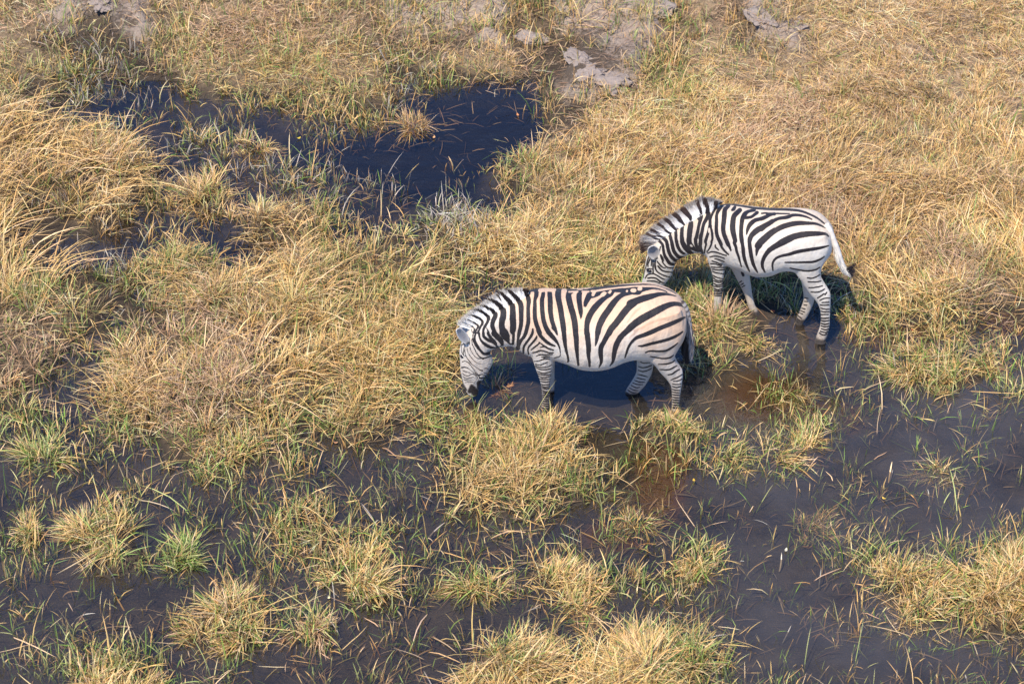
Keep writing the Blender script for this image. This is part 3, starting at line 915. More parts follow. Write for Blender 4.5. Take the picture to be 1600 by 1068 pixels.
def plain(name, col, rough=0.5, spec=0.5):
    m = NT(name)
    b = m.n('ShaderNodeBsdfPrincipled')
    nz = m.noise(90.0, 3, 0.6)
    m.l(m.mix(nz.outputs[0], tuple(v * 0.8 for v in col), tuple(min(1, v * 1.2) for v in col)), b.inputs['Base Color'])
    b.inputs['Roughness'].default_value = rough
    b.inputs['Specular IOR Level'].default_value = spec
    m.l(b.outputs[0], m.out.inputs[0])
    return m.m

def colour_mat(name, rough=0.7, transl=0.0, spec=0.25):
    m = NT(name)
    a = m.attr('Col')
    b = m.n('ShaderNodeBsdfPrincipled'); m.l(a.outputs['Color'], b.inputs['Base Color'])
    b.inputs['Roughness'].default_value = rough
    b.inputs['Specular IOR Level'].default_value = spec
    if transl > 0:
        t = m.n('ShaderNodeBsdfTranslucent'); m.l(a.outputs['Color'], t.inputs['Color'])
        mx = m.n('ShaderNodeMixShader'); mx.inputs[0].default_value = transl
        m.l(b.outputs[0], mx.inputs[1]); m.l(t.outputs[0], mx.inputs[2]); m.l(mx.outputs[0], m.out.inputs[0])
    else:
        m.l(b.outputs[0], m.out.inputs[0])
    return m.m

EAR = colour_mat('ear_fur', 0.8)
EYE = plain('eye_dark', (0.012, 0.008, 0.006), 0.12, 0.6)

def coat(me, pl, near, white, brown, far, is_far, tanf, darkf, dirtf):
    V = verts_of(me); N = normals_of(me)
    pq = project(V)
    facing = ((CAM - V) * N).sum(1) > 0
    lat = (V - pl.p) @ pl.L
    fl = is_far(V, pq, lat)
    leg = (pq[:, 1] > tanf[3])
    Vm = pl.mirror(V); pqm = project(Vm)
    use_m = (~facing) & (lat < 0) & (~fl) & (~leg)
    q = np.where(use_m[:, None], pqm, pq)
    st = field(q, near)
    w_ = field(q, white); st = np.minimum(st, -w_)
    sf = field(q, far)
    st = np.where(fl, sf, st)
    set_attr(me, 'stripe', np.clip(st, -6, 6))
    br = np.clip(field(q, brown) / 1.5, 0, 1) if brown else np.zeros(len(V))
    set_attr(me, 'brown', br)
    set_attr(me, 'tan', tanf[0](q, lat, fl))
    set_attr(me, 'dark', darkf(q, V, fl))
    set_attr(me, 'dirt', dirtf(q, V, fl))

def eye_at(me, px, py, r, parent):
    V = verts_of(me); N = normals_of(me)
    pq = project(V)
    ok = ((CAM - V) * N).sum(1) > 0
    d = np.hypot(pq[:, 0] - px, pq[:, 1] - py) + (~ok) * 1e3
    i = d.argmin()
    out = []
    pts = [V[i] - N[i] * r * 0.45]
    return pts, N[i]

def ball(name, c, r, mat, parent, sq=(1, 1, 1)):
    bm = bmesh.new()
    bmesh.ops.create_uvsphere(bm, u_segments=16, v_segments=10, radius=r)
    for v in bm.verts: v.co = Vector((v.co.x * sq[0], v.co.y * sq[1], v.co.z * sq[2])) + Vector(c)
    me = bpy.data.meshes.new(name); bm.to_mesh(me); bm.free()
    me.polygons.foreach_set('use_smooth', np.ones(len(me.polygons), bool))
    return link(name, me, mat, parent)

def tube_px(pl, pts, lat, mat_cols, name, mat, parent, nr=12):
    """pts: (px, py, radius m)"""
    S = smooth_line_n(np.array(pts, float), 5)
    C_ = np.array([pl.at(x, y, lat) for x, y, r in S])
    R = []
    for i, c in enumerate(C_):
        tg = C_[min(i + 1, len(C_) - 1)] - C_[max(i - 1, 0)]; tg /= np.linalg.norm(tg)
        a = np.cross(tg, pl.L); a /= np.linalg.norm(a); b = np.cross(tg, a)
        ph = np.arange(nr) / nr * 2 * math.pi
        R.append(c + np.outer(np.cos(ph), a) * S[i, 2] + np.outer(np.sin(ph), b) * S[i, 2])
    R = np.array(R)
    V, F, T = rings_to_mesh(R)
    me = mesh_np(name, V, [np.array(F), np.array(T)])
    cols = np.vstack([np.repeat(np.array([mat_cols(i / (len(S) - 1)) for i in range(len(S))]), nr, axis=0), [mat_cols(0)], [mat_cols(1)]])
    set_col(me, 'Col', cols)
    return link(name, me, mat, parent)

def tuft_hair(pl, a, b, n, spread, lat, colf, name, mat, parent, w=0.004, droop=0.0):
    """hairs from along line a (px list) ending around b (px list)"""
    t = rng.random(n)
    r = along(a, t); q = along(b, np.clip(t + rng.normal(0, 0.1, n), 0, 1)) + rng.normal(0, spread, (n, 2))
    P = np.empty((n, 5, 3))
    for i in range(n):
        A_ = pl.at(r[i, 0], r[i, 1], lat + rng.normal(0, 0.012)); B_ = pl.at(q[i, 0], q[i, 1], lat + rng.normal(0, 0.025))
        bow = RIGHT * rng.normal(0, 0.008) + pl.L * rng.normal(0, 0.01)
        for j, s in enumerate((0, .25, .5, .75, 1)):
            P[i, j] = A_ + (B_ - A_) * s + bow * math.sin(math.pi * s)
    W = np.tile(np.array([1, 1, 0.9, 0.7, 0]) * w, (n, 1))
    side = np.tile(RIGHT, (n, 1)) + rng.normal(0, 0.4, (n, 3)); side /= np.linalg.norm(side, axis=1)[:, None]
    V, F = strands(P, W, side)
    me = mesh_np(name, V, F, smooth=False)
    cc = np.repeat(np.array([colf(x) for x in t]), 9, axis=0)
    set_col(me, 'Col', cc)
    return link(name, me, mat, parent)

HAIRC = colour_mat('tail_hair', 0.6)

# ---- the adult drinking and feeding in the water
PA = Plane(955, 636, -0.08, 0.0)
torso = [(1072.5, 486, 1072.5, 507, .05), (1070, 473, 1070, 522, .14), (1060, 459.5, 1061, 540, .205), (1040, 448.5, 1044, 553, .25),
         (1014, 442.3, 1016, 560, .275), (990, 443.3, 990, 560, .29), (972, 445, 973, 564, .305), (952, 447.5, 953, 572.5, .315), (930, 449.7, 930, 576.5, .315),
         (905, 451.5, 905, 574.3, .30), (885, 452, 886, 567, .275), (865, 451.5, 866, 561, .245), (845, 451, 848, 558, .215),
         (829, 453.5, 832, 556, .185), (816, 460, 820, 552, .155), (804, 467, 811, 546, .128), (791.5, 473, 801, 540, .112), (780, 479, 788, 541, .10),
         (768, 486, 777, 543, .092), (756.5, 493, 768, 546, .088), (745.5, 500.5, 764, 549, .088), (734, 510, 767, 555, .09),
         (724, 527, 769.5, 560, .088), (718, 545, 770.5, 565, .084), (718.5, 561, 767, 572, .078), (719.2, 575, 760.5, 583, .07),
         (720.2, 588, 752.5, 594.5, .060), (723.5, 600, 748.5, 603, .056), (728, 609, 748, 610, .055), (733, 614, 746.5, 615, .045), (737, 617, 743, 617.5, .02)]
lof = {'torso': loft(PA, torso, 0.0, nr=40)}
lof['nf'] = loft(PA, [(838, 500, 866, 503, .05), (832, 520, 868, 522, .075), (831, 538, 867.5, 539, .082), (830.5, 552, 865.8, 553, .078), (834.6, 568, 865, 567, .066), (840, 583, 862, 583, .052),
                      (844.2, 596, 860, 596, .043), (846, 607, 859.3, 607, .039), (847, 618.5, 858.8, 618.5, .031), (846.8, 630, 858.3, 630, .030),
                      (844.5, 639, 857.5, 639, .036), (843, 646, 857, 646, .036), (841, 651, 858, 651, .042), (840, 655, 859, 655, .045)], 0.105)
lof['ff'] = loft(PA, [(836, 500, 862, 503, .05), (836, 520, 864, 522, .07), (838, 540, 866, 540, .07), (845, 560, 867, 560, .055), (850, 580, 866.5, 580, .045), (853, 596, 866.5, 596, .038),
                      (855.5, 612, 866.5, 612, .031), (856, 622, 867, 622, .031), (856, 629, 869, 629, .037), (855, 634, 870, 634, .042)], -0.11)
lof['nh'] = loft(PA, [(992, 490, 1064, 482, .08), (990, 515, 1070, 508, .105), (996, 538, 1066, 531, .112), (1009, 554, 1055, 552, .10), (1021, 566, 1056, 561, .084), (1031, 580, 1062, 571, .064),
                      (1042, 592.5, 1067, 580, .050), (1048, 603, 1066.5, 594, .040), (1049.5, 615, 1063.5, 613, .034), (1049.5, 628, 1062, 628, .033),
                      (1049, 638, 1062, 638, .038), (1048, 645, 1062, 645, .038), (1046, 650, 1063, 650, .044), (1045, 655, 1064, 655, .046)], 0.125)
lof['fh'] = loft(PA, [(1000, 500, 1050, 490, .07), (996, 520, 1042, 512, .09), (994.5, 540, 1030, 536, .088), (994.5, 554, 1022, 554, .074), (994.7, 569, 1021, 569, .062), (994, 583, 1018, 583, .052),
                      (987.5, 595, 1009, 600, .040), (980.5, 605, 998.5, 612, .034), (974, 617, 990.5, 621, .034), (975.5, 626, 991, 627, .036), (981, 636, 997, 635, .040), (984, 641, 1001, 640, .043)], -0.085)
me = fuse(list(lof.values()), 0.0085, 5)
adult = empty('zebra', ground(955, 636, -0.08))
bpy.context.view_layer.update()
tag(adult, 'adult zebra with a dusty tan rump standing in the water and feeding with lowered head', 'zebra', 'zebras grazing in the marsh')

def world_child(o, root):
    o.parent = root
    o.matrix_parent_inverse = Matrix.Translation(-Vector(root.location))
    return o

def far_adult(V, pq, lat):
    return (lat < -0.005) & (V[:, 2] < 0.47) & ((pq[:, 0] < 1036) & (pq[:, 0] > 960) & (pq[:, 1] > 540) | (pq[:, 0] < 880) & (pq[:, 1] > 556) & (pq[:, 0] > 830))
def sstep(a, b, x):
    t = np.clip((x - a) / (b - a), 0, 1); return t * t * (3 - 2 * t)
tan_a = lambda q, lat, fl: np.clip(sstep(760, 840, q[:, 0]) * (1 - sstep(495, 562, q[:, 1] + 12 * np.sin(q[:, 0] * 0.11) - 0.0)) + 0.35 * sstep(1000, 1040, q[:, 0]) * (1 - sstep(560, 590, q[:, 1])), 0, 1) * 0.9 + 0.08
def dark_a(q, V, fl):
    muz = parse_muz
    d = np.clip(field(q, muz) / 1.5 + 0.4, 0, 1)
    hoof = 1 - sstep(0.0, 0.03, V[:, 2])
    return np.where(V[:, 2] < 0.05, np.maximum(d * (q[:, 0] < 770), hoof * (q[:, 0] > 780)), d * (q[:, 0] < 770))
parse_muz = parse_strokes("""
B 340,870,110 380,920,110 400,960,100
B 440,790,90 450,850,90
B 330,830,60 300,900,60
B 170,640,22 185,720,26 205,800,30 250,880,36
B 182,408,18 172,400,14
""")
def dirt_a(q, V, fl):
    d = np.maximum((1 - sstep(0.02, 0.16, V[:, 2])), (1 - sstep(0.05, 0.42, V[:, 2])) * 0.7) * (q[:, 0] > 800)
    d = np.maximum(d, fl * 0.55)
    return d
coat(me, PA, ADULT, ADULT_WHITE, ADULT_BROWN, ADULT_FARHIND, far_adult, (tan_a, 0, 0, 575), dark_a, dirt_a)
M_ADULT = coat_material('adult_coat', (0.59, 0.55, 0.49), (0.62, 0.425, 0.29), (0.012, 0.0105, 0.013))
world_child(link('body', me, M_ADULT), adult)
M_AH = hair_material('adult_mane_hair', (0.88, 0.85, 0.80), (0.016, 0.013, 0.015))
root_a = [(733, 514), (741, 509), (747, 505.5), (754, 499), (764.5, 493.5), (776.5, 488), (788.5, 481.5), (800.5, 474), (815, 468), (826, 459)]
tip_a = [(713, 506), (717, 501), (726, 492), (737.5, 484), (752.5, 473.5), (764.5, 464.5), (779.5, 454.5), (794, 451), (812, 450.5), (826, 452)]
world_child(make_mane(PA, root_a, tip_a, ADULT, None, 5200, 0.75, 0.012, M_AH, None), adult)
world_child(make_ear(PA, (731.5, 536), (714, 512.5), 0.064, 0.070, 0.125, None, EAR), adult)
world_child(make_ear(PA, (727, 522), (722, 503), 0.07, -0.055, -0.10, None, EAR), adult)
pts, nn = eye_at(me, 721.5, 556.5, 0.019, adult)
world_child(ball('eye', pts[0], 0.019, EYE, None, (1, 1, 0.8)), adult)
pm = PA.mirror(np.array([pts[0]]))[0]
world_child(ball('eye', pm, 0.019, EYE, None, (1, 1, 0.8)), adult)
tl = tube_px(PA, [(1066, 472, .020), (1071, 482, .024), (1075, 495, .022), (1078, 510, .017), (1079, 524, .012), (1078, 536, .006)], -0.01,
             lambda t: (0.36, 0.33, 0.31) if int(t * 26) % 3 else (0.05, 0.04, 0.04), 'tail', HAIRC, None)
world_child(tl, adult)
t1 = tuft_hair(PA, [(1074, 492), (1078, 510), (1080, 526)], [(1077, 530), (1081, 552), (1079, 566)], 420, 1.6, 0.0,
               lambda t: np.array([0.36, 0.33, 0.32]) * rng.uniform(0.6, 1.1) if rng.random() < 0.7 else np.array([0.05, 0.04, 0.04]), 'tail_tuft', HAIRC, tl)
t2 = tuft_hair(PA, [(1072, 512), (1076, 524)], [(1066, 552), (1074, 572)], 420, 1.8, -0.02,
               lambda t: np.array([0.018, 0.014, 0.014]) * rng.uniform(0.7, 1.6), 'tail_tuft', HAIRC, tl)

# ---- the younger one behind, grazing on the bank
PB = Plane(1208, 509, 0.0, math.radians(17))
torso = [(1300.5, 374, 1300.5, 392, .04), (1297.8, 357, 1298.3, 400, .12), (1288, 344, 1289.5, 412, .175), (1272, 332, 1279, 424, .205),
         (1251, 327, 1256, 424, .225), (1230, 325.7, 1231, 422, .24), (1210, 326.2, 1208, 430, .255), (1186, 324.8, 1184, 430, .25), (1162, 322, 1159, 420, .23),
         (1142, 319.5, 1142, 414.5, .205), (1126, 320, 1126, 409, .175), (1110, 326, 1111, 402, .145), (1096, 332, 1098, 395, .118), (1080, 342, 1085, 395, .10),
         (1066, 350, 1074, 399, .088), (1053, 358.5, 1064, 404, .080), (1041, 366, 1056, 408.5, .075), (1029, 373, 1055, 411, .074), (1018.5, 384, 1054, 412.5, .076),
         (1011.5, 397, 1053.5, 417, .076), (1008.5, 411, 1052, 423, .073), (1006, 425, 1049, 431, .067), (1003.5, 437, 1039, 443, .058), (1001.5, 448, 1028, 454, .05),
         (1001.5, 457, 1021, 463, .046), (1004, 464, 1018, 467, .036), (1009, 468, 1014, 469, .015)]
lob = {'torso': loft(PB, torso, 0.0, nr=40)}
lob['nf'] = loft(PB, [(1108, 355, 1134, 357, .04), (1104, 375, 1138, 378, .062), (1103.5, 390, 1139, 391, .070), (1105, 399, 1137.5, 401, .068), (1107.3, 409, 1135, 409, .058), (1111, 420, 1133, 420, .048),
                      (1113.6, 431, 1131, 431, .041), (1114.3, 442, 1130.3, 442, .038), (1114.8, 453.5, 1129.2, 453.5, .035), (1115.5, 463, 1127.5, 463, .028),
                      (1115.5, 480, 1127, 480, .027), (1114, 490, 1127, 490, .032), (1112, 499, 1127, 499, .034), (1111, 505, 1128, 505, .038)], 0.09)
lob['ff'] = loft(PB, [(1125, 375, 1155, 378, .05), (1132, 395, 1162, 397, .058), (1140, 412, 1167, 414, .055), (1146.5, 425, 1170.5, 428, .048), (1152.3, 436, 1172.5, 441, .042), (1157.5, 446.5, 1173.8, 449, .037),
                      (1161.5, 455, 1175, 457, .032), (1165, 464, 1176.5, 465, .026), (1168.5, 477, 1180, 478, .026), (1171.5, 485, 1184.5, 486, .031), (1172, 491, 1187, 492, .036), (1172, 496, 1188, 496, .038)], -0.09)
lob['nh'] = loft(PB, [(1228, 372, 1290, 365, .07), (1226, 392, 1297, 385, .088), (1231, 406, 1292, 402, .088), (1241, 421, 1284, 420, .080), (1250.5, 434, 1283, 433, .068), (1257.5, 446, 1287, 441, .056),
                      (1266, 459, 1294, 451.5, .046), (1275, 469.5, 1298, 461, .038), (1281, 482, 1297.6, 480, .032), (1282.3, 495, 1297, 495, .029),
                      (1281.5, 507, 1296.3, 509, .030), (1278, 518, 1293.5, 521, .034), (1274.5, 527, 1290.5, 530, .036), (1273, 534, 1291, 536, .040)], 0.10)
lob['fh'] = loft(PB, [(1238, 400, 1285, 395, .07), (1246, 420, 1282, 418, .07), (1252, 438, 1279, 438, .060), (1255, 455, 1275, 455, .048), (1255, 469, 1272.3, 470, .040), (1250.5, 483, 1266, 486, .033),
                      (1246, 493, 1259.5, 497.5, .028), (1243, 501, 1255, 505, .031), (1242, 509, 1256, 511, .035), (1243, 514, 1257, 515, .038)], -0.10)
mb = fuse(list(lob.values()), 0.0075, 5)
foal = empty('zebra', ground(1208, 509, 0.0))
tag(foal, 'younger leggy zebra with a fluffy brown-tipped mane grazing on the bank behind', 'zebra', 'zebras grazing in the marsh')
def far_foal(V, pq, lat):
    return (lat < -0.005) & (((pq[:, 1] > 416) & (pq[:, 0] > 1138) & (pq[:, 0] < 1200)) | ((pq[:, 1] > 446) & (pq[:, 0] < 1282) & (pq[:, 0] > 1235)))
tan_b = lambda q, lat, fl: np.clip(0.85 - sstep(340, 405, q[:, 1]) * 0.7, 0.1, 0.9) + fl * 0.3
def dark_b(q, V, fl):
    d = sstep(446, 458, q[:, 1]) * (q[:, 0] < 1040)
    hoof = 1 - sstep(0.045, 0.075, V[:, 2])
    return np.maximum(d, hoof * 0.9 * (q[:, 0] > 1040))
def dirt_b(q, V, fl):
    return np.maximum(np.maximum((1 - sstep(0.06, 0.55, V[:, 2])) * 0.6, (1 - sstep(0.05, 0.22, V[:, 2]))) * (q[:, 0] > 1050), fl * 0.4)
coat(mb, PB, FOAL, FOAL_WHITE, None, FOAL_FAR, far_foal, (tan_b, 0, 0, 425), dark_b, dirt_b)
M_FOAL = coat_material('young_coat', (0.60, 0.57, 0.515), (0.60, 0.48, 0.36), (0.013, 0.010, 0.012))
world_child(link('body', mb, M_FOAL), foal)
M_FH = hair_material('young_mane_hair', (0.90, 0.87, 0.83), (0.028, 0.022, 0.026))
root_b = [(1017, 388), (1020, 381), (1029, 375.5), (1035, 373), (1045.5, 366), (1054, 361.5), (1064, 354), (1076, 347), (1093.5, 337), (1108, 328), (1122, 321)]
tip_b = [(1001, 396), (997.5, 384), (1000.5, 370), (1010, 361), (1027.5, 346), (1041, 338), (1052, 332), (1075, 317.5), (1096, 307), (1110, 308.5), (1130, 315)]
world_child(make_mane(PB, root_b, tip_b, FOAL, None, 6400, 1.0, 0.02, M_FH, None, 0.026, 0.5), foal)
world_child(make_ear(PB, (1026, 404), (1016.5, 384), 0.092, 0.075, 0.13, None, EAR), foal)
world_child(make_ear(PB, (1016, 394), (1008, 378), 0.07, -0.05, -0.09, None, EAR), foal)
pts, nn = eye_at(mb, 1014.6, 422.5, 0.022, foal)
world_child(ball('eye', pts[0], 0.024, EYE, None, (1.3, 1, 0.75)), foal)
pm = PB.mirror(np.array([pts[0]]))[0]
world_child(ball('eye', pm, 0.024, EYE, None, (1.3, 1, 0.75)), foal)
tl = tube_px(PB, [(1290, 350, .026), (1296.5, 361, .026), (1302, 375, .025), (1308, 391, .026), (1313, 407, .025), (1319, 420, .020), (1326, 428, .010)], 0.0,
             lambda t: np.array([0.66, 0.60, 0.52]) * (0.85 + 0.25 * ((t * 37) % 1)), 'tail', HAIRC, None)
world_child(tl, foal)
tuft_hair(PB, [(1302, 380), (1312, 404), (1318, 416)], [(1310, 412), (1321, 429), (1330, 433)], 420, 1.3, 0.0,
          lambda t: np.array([0.58, 0.55, 0.50]) * rng.uniform(0.75, 1.15), 'tail_tuft', HAIRC, tl)
tuft_hair(PB, [(1321, 421), (1328, 428)], [(1338, 412), (1336, 424), (1331, 433)], 240, 1.8, 0.0,
          lambda t: np.array([0.03, 0.025, 0.03]) * rng.uniform(0.7, 1.6), 'tail_tuft', HAIRC, tl)

# ------------------------------------------------------------------ grass
GRASS = colour_mat('grass_blade', 0.5, 0.20, 0.35)

GOLD = np.array([1.04, 0.97, 0.84]) * np.array([[0.66, 0.44, 0.20], [0.74, 0.54, 0.29], [0.58, 0.37, 0.15], [0.60, 0.45, 0.19], [0.74, 0.58, 0.37]])
PINK = np.array([1.0, 0.95, 0.86]) * np.array([[0.62, 0.43, 0.28], [0.55, 0.37, 0.24], [0.70, 0.53, 0.38], [0.42, 0.27, 0.17]])
GREEN = np.array([[0.18, 0.29, 0.05], [0.27, 0.35, 0.08], [0.36, 0.38, 0.14], [0.13, 0.21, 0.05], [0.46, 0.44, 0.18]])
GREY = np.array([[0.48, 0.42, 0.36], [0.56, 0.50, 0.42], [0.40, 0.35, 0.30]])
BROWN = np.array([[0.22, 0.14, 0.07], [0.30, 0.20, 0.11], [0.16, 0.11, 0.06]])

def blade_mesh(name, P0, az, lean, L, droop, W, c0, c1, segs=4, kink=None):
    n = len(P0)
    ts = {3: np.array([0, .45, .8, 1.0]), 4: np.array([0, .3, .58, .82, 1.0]), 5: np.array([0, .22, .45, .67, .86, 1.0])}[segs]
    wd = {3: np.array([.8, 1, .7, 0]), 4: np.array([.8, 1, .9, .6, 0]), 5: np.array([.8, 1, 1, .85, .55, 0])}[segs]
    h = np.stack([np.cos(az), np.sin(az), np.zeros(n)], -1)
    sl, cl = np.sin(lean), np.cos(lean)
    swirl = rng.normal(0, 0.16, n)
    hs = np.stack([-np.sin(az), np.cos(az), np.zeros(n)], -1)
    P = np.empty((n, len(ts), 3))
    for j, t in enumerate(ts):
        hor = sl * t + droop * 0.55 * t * t
        ver = cl * t - droop * 0.62 * t * t
        P[:, j] = P0 + L[:, None] * (h * hor[:, None] + hs * (swirl * t * t)[:, None])
        P[:, j, 2] += L * ver
    P[:, 1:, 2] = np.maximum(P[:, 1:, 2], P0[:, None, 2] + 0.004 + rng.random((n, 1)) * 0.02)
    side = hs + np.array([0, 0, 1.0]) * rng.normal(0, 0.45, n)[:, None] + h * rng.normal(0, 0.3, n)[:, None]
    side /= np.linalg.norm(side, axis=1)[:, None]
    V, F = strands(P, W[:, None] * wd[None], side)
    me = mesh_np(name, V, F, smooth=False)
    k = len(ts)
    tt = np.repeat(ts, [2] * (k - 1) + [1])
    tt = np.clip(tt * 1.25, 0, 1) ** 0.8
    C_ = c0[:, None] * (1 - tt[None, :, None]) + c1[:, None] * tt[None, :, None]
    set_col(me, 'Col', C_.reshape(-1, 3))
    me.materials.append(GRASS)
    return me

def pick(pal, n, jit=0.12):
    c = pal[rng.integers(0, len(pal), n)]
    return c * np.exp(rng.normal(0, jit, (n, 1))) * np.exp(rng.normal(0, 0.03, (n, 3)))

X0, X1, Y0, Y1 = -7.4, 7.4, -5.6, 8.8
ALL = {}
def emit(key, **kw):
    ALL.setdefault(key, []).append(kw)

def colours(ti, n, green):
    """ti: type index per blade; green: 0..1 share"""
    c1 = np.empty((n, 3)); pal = [GOLD, GOLD, PINK, PINK, BROWN, GREY]
    for k in range(6):
        s = ti == k
        if s.any(): c1[s] = pick(pal[k], s.sum())
    gm = rng.random(n) < green
    c1[gm] = pick(GREEN, gm.sum(), 0.2)
    mixg = rng.random(n) < 0.12
    c1[mixg] = pick(BROWN, mixg.sum(), 0.3)
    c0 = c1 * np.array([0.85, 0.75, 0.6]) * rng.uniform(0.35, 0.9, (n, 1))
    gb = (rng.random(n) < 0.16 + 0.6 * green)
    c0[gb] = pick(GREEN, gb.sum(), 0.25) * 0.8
    return c0, c1

def keepout(x, y, z=0.0):
    """keep blades from growing through the animals' bodies"""
    pq = project(np.stack([x, y, x * 0 + 0.0], -1))
    k = np.ones(len(x), bool)
    # stance strips under the two bodies (ground footprint between the hooves)
    for pl, a, b, hw in ((PA, -0.62, 0.62, 0.24), (PB, -0.50, 0.50, 0.20)):
        P = np.stack([x, y, x * 0], -1) - pl.p
        u = P @ pl.h; v = P @ pl.L
        k &= ~((np.abs(u) < b) & (np.abs(v) < hw))
    P = np.stack([x, y, x * 0], -1)
    for hx, hy, r in ((742, 612, 0.14), (1010, 480, 0.22)):
        c = ground(hx, hy, 0.05)
        k &= np.hypot(x - c[0], y - c[1]) > r
    return k

HXY = [None, None]
# --- clumps of dry and green blades
def clumps(n_try, dens_fn, blades_lo, blades_hi, key, mode):
    n_try = int(n_try * 1.37)
    x = rng.uniform(X0, X1, n_try); y = rng.uniform(Y0, Y1, n_try)
    C_, T_, pq = coverage(x, y)
    HXY[:] = [x, y]
    inside = (pq[:, 0] > -330) & (pq[:, 0] < 1930) & (pq[:, 1] > -230) & (pq[:, 1] < 1380)
    thin = np.where((pq[:, 0] < -40) | (pq[:, 0] > 1640) | (pq[:, 1] < -25) | (pq[:, 1] > 1110), 0.42, 1.0)
    pr = dens_fn(C_, T_, pq) * thin
    k = inside & (rng.random(n_try) < pr)
    x, y, C_, T_, pq = x[k], y[k], C_[k], T_[k], pq[k]
    n = len(x)
    nb = rng.integers(blades_lo, blades_hi, n)
    ci = np.repeat(np.arange(n), nb)
    return x, y, C_, T_, pq, ci

def type_pick(T_):
    u = rng.random(len(T_))[:, None]
    cs = np.cumsum(T_, 1) / np.maximum(T_.sum(1, keepdims=True), 1e-6)
    return (u > cs).sum(1).clip(0, 5)

def terr(x, y): return terrain(x, y)

# 1. the mat: short lodged straw lying every way, follows the density of the cover
def d_mat(C_, T_, pq):
    up = np.clip((C_ - 4.2) / 2.6, 0, 1)
    return np.maximum(up, 0.45 * T_[:, 3] * (pq[:, 1] < 160)) * (np.where(pq[:, 1] < 150, 0.5, np.where(pq[:, 0] < 760, 0.03, 0.14)) + 0.95 * np.clip(hummock(*HXY) * 1.4, 0, 1)) * (1 - 0.45 * T_[:, 3]) * (1 - 0.6 * T_[:, 4]) * np.where(fbm(C_ * 0 + pq[:, 0] / 60, pq[:, 1] / 40, 1.0, 5) > 0.37, 1, 0.35)
x, y, C_, T_, pq, ci = clumps(25000, d_mat, 14, 24, 'mat', 0)
n = len(ci)
cl_az = rng.uniform(0, 2 * math.pi, len(x)) * 0.55 + fbm(x, y, 0.8, 61) * 6.0
az = cl_az[ci] + rng.normal(0, 1.0, n)
R = 0.16
bx = x[ci] + rng.normal(0, R, n); by = y[ci] + rng.normal(0, R * 1.1, n)
k = keepout(bx, by); bx, by, ci, az = bx[k], by[k], ci[k], az[k]; n = len(bx)
bz = np.maximum(terr(bx, by), -0.03) + rng.random(n) ** 1.5 * 0.05 * (C_[ci] / 7) + hummock(bx, by) * 0.05 * np.clip((C_[ci] - 5) / 3, 0, 1)
L = rng.uniform(0.07, 0.24, n)
ti = type_pick(T_[ci]); gr = T_[ci, 1] * 0.16
topf = (1 - sstep(260, 480, pq[:, 1]))[ci]
ti = np.where((ti == 0) & (rng.random(n) < 0.45 * topf), 2, ti)
L = L * (1 - 0.25 * topf)
c0, c1 = colours(ti, n, gr)
cc = np.exp(rng.normal(0, 0.22, len(x)) + (fbm(x, y, 1.1, 91) - 0.5) * 1.1 - 0.12 + 0.12 * (1 - sstep(150, 450, pq[:, 1])))[ci][:, None]
emit('matted_straw', P0=np.stack([bx, by, bz], -1), az=az, lean=rng.uniform(1.0, 1.5, n), L=L, droop=rng.uniform(0, .3, n),
     W=rng.uniform(0.0025, 0.0068, n) * (1 - 0.2 * topf), c0=np.clip(c1 * cc * 0.9, 0, .8), c1=np.clip(c1 * cc, 0, .8), segs=3)

# 2. leaning clumps
def d_clump(C_, T_, pq):
    return np.clip((C_ - 3.6) / 4.2, 0, 1) ** 1.2 * (np.where(pq[:, 0] < 760, 0.32, 0.45) + 0.65 * hummock(*HXY)) * (1 - 0.85 * T_[:, 3]) * (1 - 0.5 * T_[:, 4]) * (1 - 0.35 * T_[:, 2]) * (0.55 + 0.45 * sstep(60, 260, pq[:, 1]))
x, y, C_, T_, pq, ci = clumps(22500, d_clump, 20, 38, 'c', 0)
n = len(ci); nc = len(x)
wind = (fbm(x, y, 0.55, 71) - 0.5) * 7.0 + 0.6
cr = rng.uniform(0.03, 0.11, nc)
clean = rng.uniform(0.08, 0.62, nc) * np.where(pq[:, 0] > 820, 1.35, 1.0); ch = rng.uniform(0.7, 1.25, nc) * (0.6 + 0.4 * np.clip((C_ - 4) / 4, 0, 1))
ch *= (0.42 + 0.58 * sstep(60, 340, pq[:, 1]))  * (1 + 0.35 * (C_ > 8.2))
ang = rng.uniform(0, 2 * math.pi, n); rr = np.sqrt(rng.random(n)) * cr[ci]
bx = x[ci] + rr * np.cos(ang); by = y[ci] + rr * np.sin(ang)
dirx = np.cos(ang) * rr / cr[ci] + np.cos(wind[ci]) * clean[ci] * 1.1 + rng.normal(0, .35, n)
diry = np.sin(ang) * rr / cr[ci] + np.sin(wind[ci]) * clean[ci] * 1.1 + rng.normal(0, .35, n)
az = np.arctan2(diry, dirx); mag = np.hypot(dirx, diry)
k = keepout(bx, by); bx, by, ci, az, mag = bx[k], by[k], ci[k], az[k], mag[k]; n = len(bx)
bz = np.maximum(terr(bx, by), -0.06)
L = rng.uniform(0.09, 0.27, n) * ch[ci]
ti = type_pick(T_[ci]); ti = np.where((ti == 0) & (rng.random(n) < 0.3 * (1 - sstep(260, 480, pq[:, 1]))[ci]), 2, ti); gr = np.clip(T_[ci, 1] * (0.30 + 0.22 * sstep(360, 520, pq[:, 1])[ci]) + 0.03 + 0.06 * sstep(360, 520, pq[:, 1])[ci] + (rng.random(nc) < 0.10)[ci] * 0.5, 0, 1)
c0, c1 = colours(ti, n, gr)
cc = np.exp(rng.normal(0, 0.20, nc) + (fbm(x, y, 1.3, 95) - 0.5) * 0.6 - 0.03)[ci][:, None]
